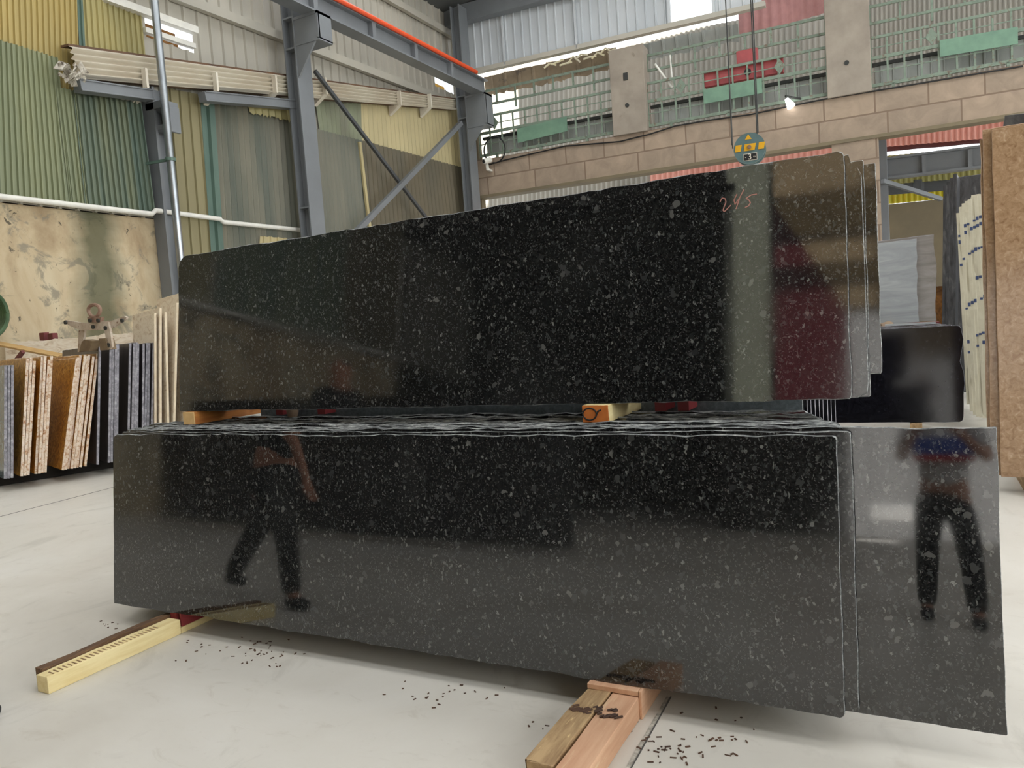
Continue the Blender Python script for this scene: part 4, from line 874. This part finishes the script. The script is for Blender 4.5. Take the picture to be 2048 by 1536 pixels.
# ------------------------------------------------------------------ right side stacks
YBk = 9.6
xr0 = aY(1922, 800, YBk).x; zt0 = aY(1800, 657, YBk).z
for i in range(4):
    slab('far_granite_slab', ('front polished black slab with wavy right end beyond the main stacks', 'second polished black slab with wavy end beyond the main stacks', 'third polished black slab with wavy end beyond the main stacks', 'fourth polished black slab beyond the main stacks')[i], 3.0, zt0 - .13 + .01 * i, .025, 'far_black_granite', 'slate_edge',
         (xr0 - 3.0 - .05 * i + (.02 if i == 0 else 0), YBk + .04 * i, .13), 5, 0, seed=500 + i, js=.03, step=.12, rc=(.01, .03, .06, .01), group='polished black slabs beyond the main stacks')
xq = aY(1872, 655, YBk + .25).x
slab('grey_slab', 'pale grey slab whose top forms a ledge under the grey quartzite', 2.8, zt0 - .08, .05, 'grey_quartzite', 'grey_quartzite', (xq - 2.8, YBk + .18, .13), 4, 0, seed=510, step=.2)
Yq = 10.05; zq = aY(1800, 646, Yq).z; xa, xb = aY(1836, 560, Yq).x, aY(1871, 560, Yq).x; hq = aY(1800, 483, Yq).z - zq
slab('quartzite_slab', 'front grey quartzite slab on the ledge with a rough right end', 2.4, hq, .03, 'grey_quartzite', 'slate_edge', (xa - 2.4, Yq, zq), 4, 0, seed=511, js=.014, step=.1, slope=.02, group='grey quartzite slabs')
slab('quartzite_slab', 'rear polished grey quartzite slab reaching further right on the ledge', 2.5, hq + .03, .03, 'grey_quartzite_polished', 'slate_edge', (xb - 2.5, Yq + .06, zq), 4, 0, seed=512, js=.012, step=.1, slope=.02, group='grey quartzite slabs')
p = aY(1772, 652, 9.9); b = MB(); b.tube([(p.x - .06, 9.85, p.z), (p.x + .02, 9.95, p.z + .005), (p.x + .06, 10.2, p.z)], [.035, .05, .04], 8)
tag(b.build('stone_wedge', 'pebble_brown', smooth=True), 'brown stone wedge on the ledge below the grey quartzite', 'stone')
p = aY(1836, 646, 10.3); tag(MB().box(p.x - .25, p.x + .22, 10.2, 10.6, p.z - .1, p.z).build('red_channel', 'red_steel'), 'dark red channel behind the ledge below the grey quartzite', 'steel channel')
p = aY(1867, 572, 12); q = aY(1894, 660, 12)
slab('amber_slab', 'amber brown slab standing behind the grey quartzite', (q.x - p.x) * 1.1, p.z - .1, .05, 'amber_stone', 'amber_stone', (p.x * 1.066, 12.8, .1), 3, 0, seed=520, step=.2)
# dark slabs on edge
for i in range(4):
    x = aY(1881 + 6.5 * i, 500, 12.4).x; z1 = aY(1885, 372 - 7 * i, 12.4).z
    slab('dark_slab', 'dark rough slab seen edge on, %s of four left of the cream slabs' % ('first', 'second', 'third', 'fourth')[i], 1.6, z1 - .1, .045, 'dark_slab', 'dark_slab', (x, 12.4, .1), -2, R(84), seed=530 + i, step=.15, js=.01, group='dark slabs on edge')
p = aY(1904, 352, 12.9)
slab('dark_slab', 'broad dark slab rising above the cream slabs', 2.2, p.z - .1, .04, 'dark_slab', 'slate_edge', (p.x, 12.9, .1), 3, 0, seed=540, step=.2, group='dark slabs on edge')
# cream slabs on edge with blue paint marks
for i in range(8):
    Yc = 10.0; x = aY(1934 + 6.2 * i, 820, Yc).x + .036; z1 = aY(1930, (424, 412, 406, 402, 399, 396, 394, 391)[i], Yc).z; z0 = max(.06, aY(1940, (808, 822, 830, 833, 835, 836, 836, 836)[i], Yc).z)
    t = slab('cream_slab', 'cream slab seen edge on with blue marks, %s of eight beside the brown marble' % ('first', 'second', 'third', 'fourth', 'fifth', 'sixth', 'seventh', 'eighth')[i], 1.7, z1 - z0, .038 if i < 7 else .09, 'cream_stone', 'cream_stone', (x, Yc, z0), 1.3, R(87), seed=550 + i, step=.12, js=.006, group='cream slabs on edge')
    b = MB(); rdd = random.Random(700 + i)
    for zz in (.28, .36, .62, .95, 1.2, 1.6, 1.72):
        if rdd.random() < .8:
            h = .03 * rdd.uniform(.6, 1.4); b = MB(); b.box(-.004, .0, .004, .03, (z1 - z0) - zz * .95, (z1 - z0) - zz * .95 + h)
            o = b.build('paint_mark', 'ink_blue', None, origin=(0, 0, 0)); o.parent = t; o.location = (0, 0, 0)
# brown marble
Ym = 6.75; p0 = aY(2003, 955, Ym); zt1 = aY(1985, 256, Ym).z
slab('marble_slab', 'front brown marble slab with pale veins at the right frame edge', 2.2, zt1 - .12, .03, 'brown_marble', 'brown_marble_edge', (p0.x, Ym, .12), 1.5, 0, side=0.0, seed=600, step=.15, group='brown marble slabs', js=.004)
slab('marble_slab', 'second brown marble slab just behind the front one', 2.2, zt1 - .1, .03, 'brown_marble', 'brown_marble_edge', (p0.x - .055, Ym + .05, .12), 1.5, 0, seed=601, step=.15, group='brown marble slabs', js=.006)
slab('marble_slab', 'third brown marble slab with dark edge behind the others', 2.2, zt1 - .16, .03, 'brown_marble', 'brown_marble_edge', (p0.x - .07, Ym + .1, .12), 1.5, 0, seed=602, step=.15, group='brown marble slabs', js=.006)
p = aY(2012, 226, Ym + .5)
slab('dark_slab', 'rough dark green slab showing above the brown marble', 2.2, p.z - .1, .05, 'dark_slab', 'dark_slab', (p.x, Ym + .5, .1), 1.5, 0, seed=603, step=.12, jt=.02, js=.02)
for i in range(2):
    tag(MB().box(p0.x + .15 + 1.2 * i, p0.x + .27 + 1.2 * i, Ym - .12, Ym + .7, 0, .115).build('timber_bearer', 'timber_old'), ('timber on the floor under the near end of the brown marble', 'timber on the floor under the far end of the brown marble')[i], 'timber')
tag(MB().box(-2.4, -2.28, YBk - .1, YBk + .6, 0, .125).build('timber_bearer', 'timber_old'), 'timber under the hidden end of the polished black slabs', 'timber')
tag(MB().box(xr0 - .5, xr0 - .38, YBk - .1, YBk + .6, 0, .125).build('timber_bearer', 'timber_old'), 'timber under the wavy end of the polished black slabs', 'timber')
# ------------------------------------------------------------------ people
def skin(name, verts, edges, rad, mat, parent=None, root=0, sub=2, loc=(0, 0, 0)):
    me = bpy.data.meshes.new(name); me.from_pydata(verts, edges, []); me.materials.append(MATS[mat])
    o = bpy.data.objects.new(name, me); COL.objects.link(o)
    sm = o.modifiers.new('skin', 'SKIN'); sm.use_smooth_shade = True
    for i, sv in enumerate(me.skin_vertices[0].data):
        r = rad[i]; sv.radius = r if isinstance(r, tuple) else (r, r); sv.use_root = i == root
    ss = o.modifiers.new('sub', 'SUBSURF'); ss.levels = sub; ss.render_levels = sub
    if parent: o.parent = parent
    o.location = loc
    return o
def person(label, loc, face, hips, feet, hands, shirt, knees, elbows, band=False):
    """standing figure; feet, knees, hands, elbows are (left, right) points relative to loc"""
    f = V((math.cos(face), math.sin(face), 0)); s = V((math.sin(face), -math.cos(face), 0)); Z = V((0, 0, 1))
    t = thing('person', label, 'person', loc)
    hp = V(hips); ch = hp + Z * .36 + f * .02; sh = hp + Z * .5; nk = hp + Z * .57; hd = hp + Z * .67 + f * .015; tp = hp + Z * .78
    vs, es, rr = [hp, hp + Z * .18, ch, sh, nk, hd, tp], [(0, 1), (1, 2), (2, 3), (3, 4), (4, 5), (5, 6)], [(.15, .11), (.145, .1), (.16, .115), (.11, .08), .055, (.085, .1), (.07, .085)]
    def chain(start, pts, rads):
        k = start
        for p, r in zip(pts, rads): vs.append(V(p)); rr.append(r); es.append((k, len(vs) - 1)); k = len(vs) - 1
        return k
    for i, sg in ((0, 1), (1, -1)):
        hj = hp + s * (-.1 * sg) - Z * .07; an = V(feet[i]) + Z * .09
        chain(0, [hj, V(knees[i]), an, V(feet[i]) + Z * .045 + f * .08, V(feet[i]) + Z * .03 + f * .17], [.085, .06, .04, .04, .03])
        sj = sh + s * (-.2 * sg) - Z * .04; wr = V(hands[i]); el = V(elbows[i]); dh = (wr - el).normalized()
        k = chain(3, [sj, el, wr, wr + dh * .05], [.055, .042, .028, (.04, .022)])
        sd = dh.cross(f).normalized() if abs(dh.dot(f)) < .8 else dh.cross(Z).normalized()
        for a, ln in ((-.027, .065), (-.009, .08), (.009, .083), (.027, .07)):
            b0 = wr + dh * .085 + sd * a; chain(k, [b0, b0 + dh * ln * .5, b0 + dh * ln * .85 + f * .02], [.0095, .0085, .0075])
        chain(k, [wr + dh * .05 + sd * -.04 + f * .01, wr + dh * .085 + sd * -.055 + f * .025], [.011, .009])
    skin('body', vs, es, rr, 'skin', t)
    V3, E3, R3 = [hp + Z * .06, hp - Z * .02], [(0, 1)], [(.165, .125), (.16, .125)]
    for i, sg in ((0, 1), (1, -1)):
        hj = hp + s * (-.1 * sg) - Z * .1; k = len(V3); V3 += [hj, V(knees[i]), V(feet[i]) + Z * .07]; R3 += [.105, .082, .066]; E3 += [(1, k), (k, k + 1), (k + 1, k + 2)]
    skin('trousers', V3, E3, R3, 'cloth_black', t)
    V4 = [hp + Z * .02, hp + Z * .18, ch, sh + Z * .01]; E4 = [(0, 1), (1, 2), (2, 3)]; R4 = [(.175, .135), (.17, .125), (.185, .135), (.13, .095)]
    for i, sg in ((0, 1), (1, -1)):
        sj = sh + s * (-.2 * sg) - Z * .03; k = len(V4); V4 += [sj, sj.lerp(V(elbows[i]), .75)]; R4 += [.075, .065]; E4 += [(3, k), (k, k + 1)]
    so = skin('shirt', V4, E4, R4, shirt, t)
    if band:  # stands in for a blue sign with red stripe mirrored in the stone
        b = MB(); pz = hp + Z * .30 + f * .15
        b.hexa([pz - s * .19 - Z * .03 - f * .02, pz + s * .19 - Z * .03 - f * .02, pz + s * .19 - Z * .03 + f * .01, pz - s * .19 - Z * .03 + f * .01, pz - s * .19 + Z * .09 - f * .02, pz + s * .19 + Z * .09 - f * .02, pz + s * .19 + Z * .09 + f * .01, pz - s * .19 + Z * .09 + f * .01])
        o = b.build('chest_band', 'cloth_blue'); o.parent = t
        b = MB(); pz = pz - Z * .055
        b.hexa([pz - s * .19 - Z * .02 - f * .02, pz + s * .19 - Z * .02 - f * .02, pz + s * .19 - Z * .02 + f * .01, pz - s * .19 - Z * .02 + f * .01, pz - s * .19 + Z * .02 - f * .02, pz + s * .19 + Z * .02 - f * .02, pz + s * .19 + Z * .02 + f * .01, pz - s * .19 + Z * .02 + f * .01])
        o = b.build('chest_stripe', 'cloth_red'); o.parent = t
    skin('hair', [hd + Z * .03 - f * .02, hd + Z * .11 - f * .015], [(0, 1)], [(.1, .11), (.07, .08)], 'hair_black', t)
    for i in (0, 1):
        q = V(feet[i]); skin('shoe', [q + Z * .05 - f * .05, q + Z * .045 + f * .08, q + Z * .04 + f * .18], [(0, 1), (1, 2)], [(.05, .05), (.052, .045), (.045, .038)], 'shoe_black', t)
    return t
pf = aZ(-32, 1437, 0)
ploc = V((pf.x - .16, pf.y - .06, 0))
person('person in black walking past at the left frame edge, only a shoe tip inside', ploc, R(15), (-.22, -.05, .92), ((.08, .02, 0), (-.72, -.2, .06)), ((.13, .02, .84), (-.5, -.2, .82)), 'cloth_black', ((.0, .03, .48), (-.36, -.04, .46)), ((.02, .05, 1.1), (-.42, -.2, 1.1)))
person('photographer in dark trousers standing behind the camera, mirrored in the right slab', V((.17, -.55, 0)), R(90), (0, -.06, .88), ((-.13, -.1, 0), (.17, .16, 0)), ((-.18, .30, 1.30), (.1, .34, 1.28)), 'cloth_grey', ((-.12, -.06, .46), (.14, .12, .46)), ((-.27, .06, 1.12), (.27, .08, 1.12)), True)
# ------------------------------------------------------------------ light
sl = bpy.data.lights.new('sun', 'SUN'); sl.energy = 21; sl.angle = R(.6); sl.color = (1, .96, .9)
so = bpy.data.objects.new('sun', sl); COL.objects.link(so); so.rotation_euler = V((-.16, .9, -.38)).to_track_quat('-Z', 'Y').to_euler()
w = bpy.data.worlds.new('world'); SC.world = w; w.use_nodes = True
bg = w.node_tree.nodes['Background']; bg.inputs[0].default_value = (.93, .97, 1, 1); bg.inputs[1].default_value = 1.6
SC.view_settings.view_transform = 'Standard'; SC.view_settings.look = 'None'; SC.view_settings.gamma = 1; SC.view_settings.exposure = 0.0
SC.view_settings.use_curve_mapping = False
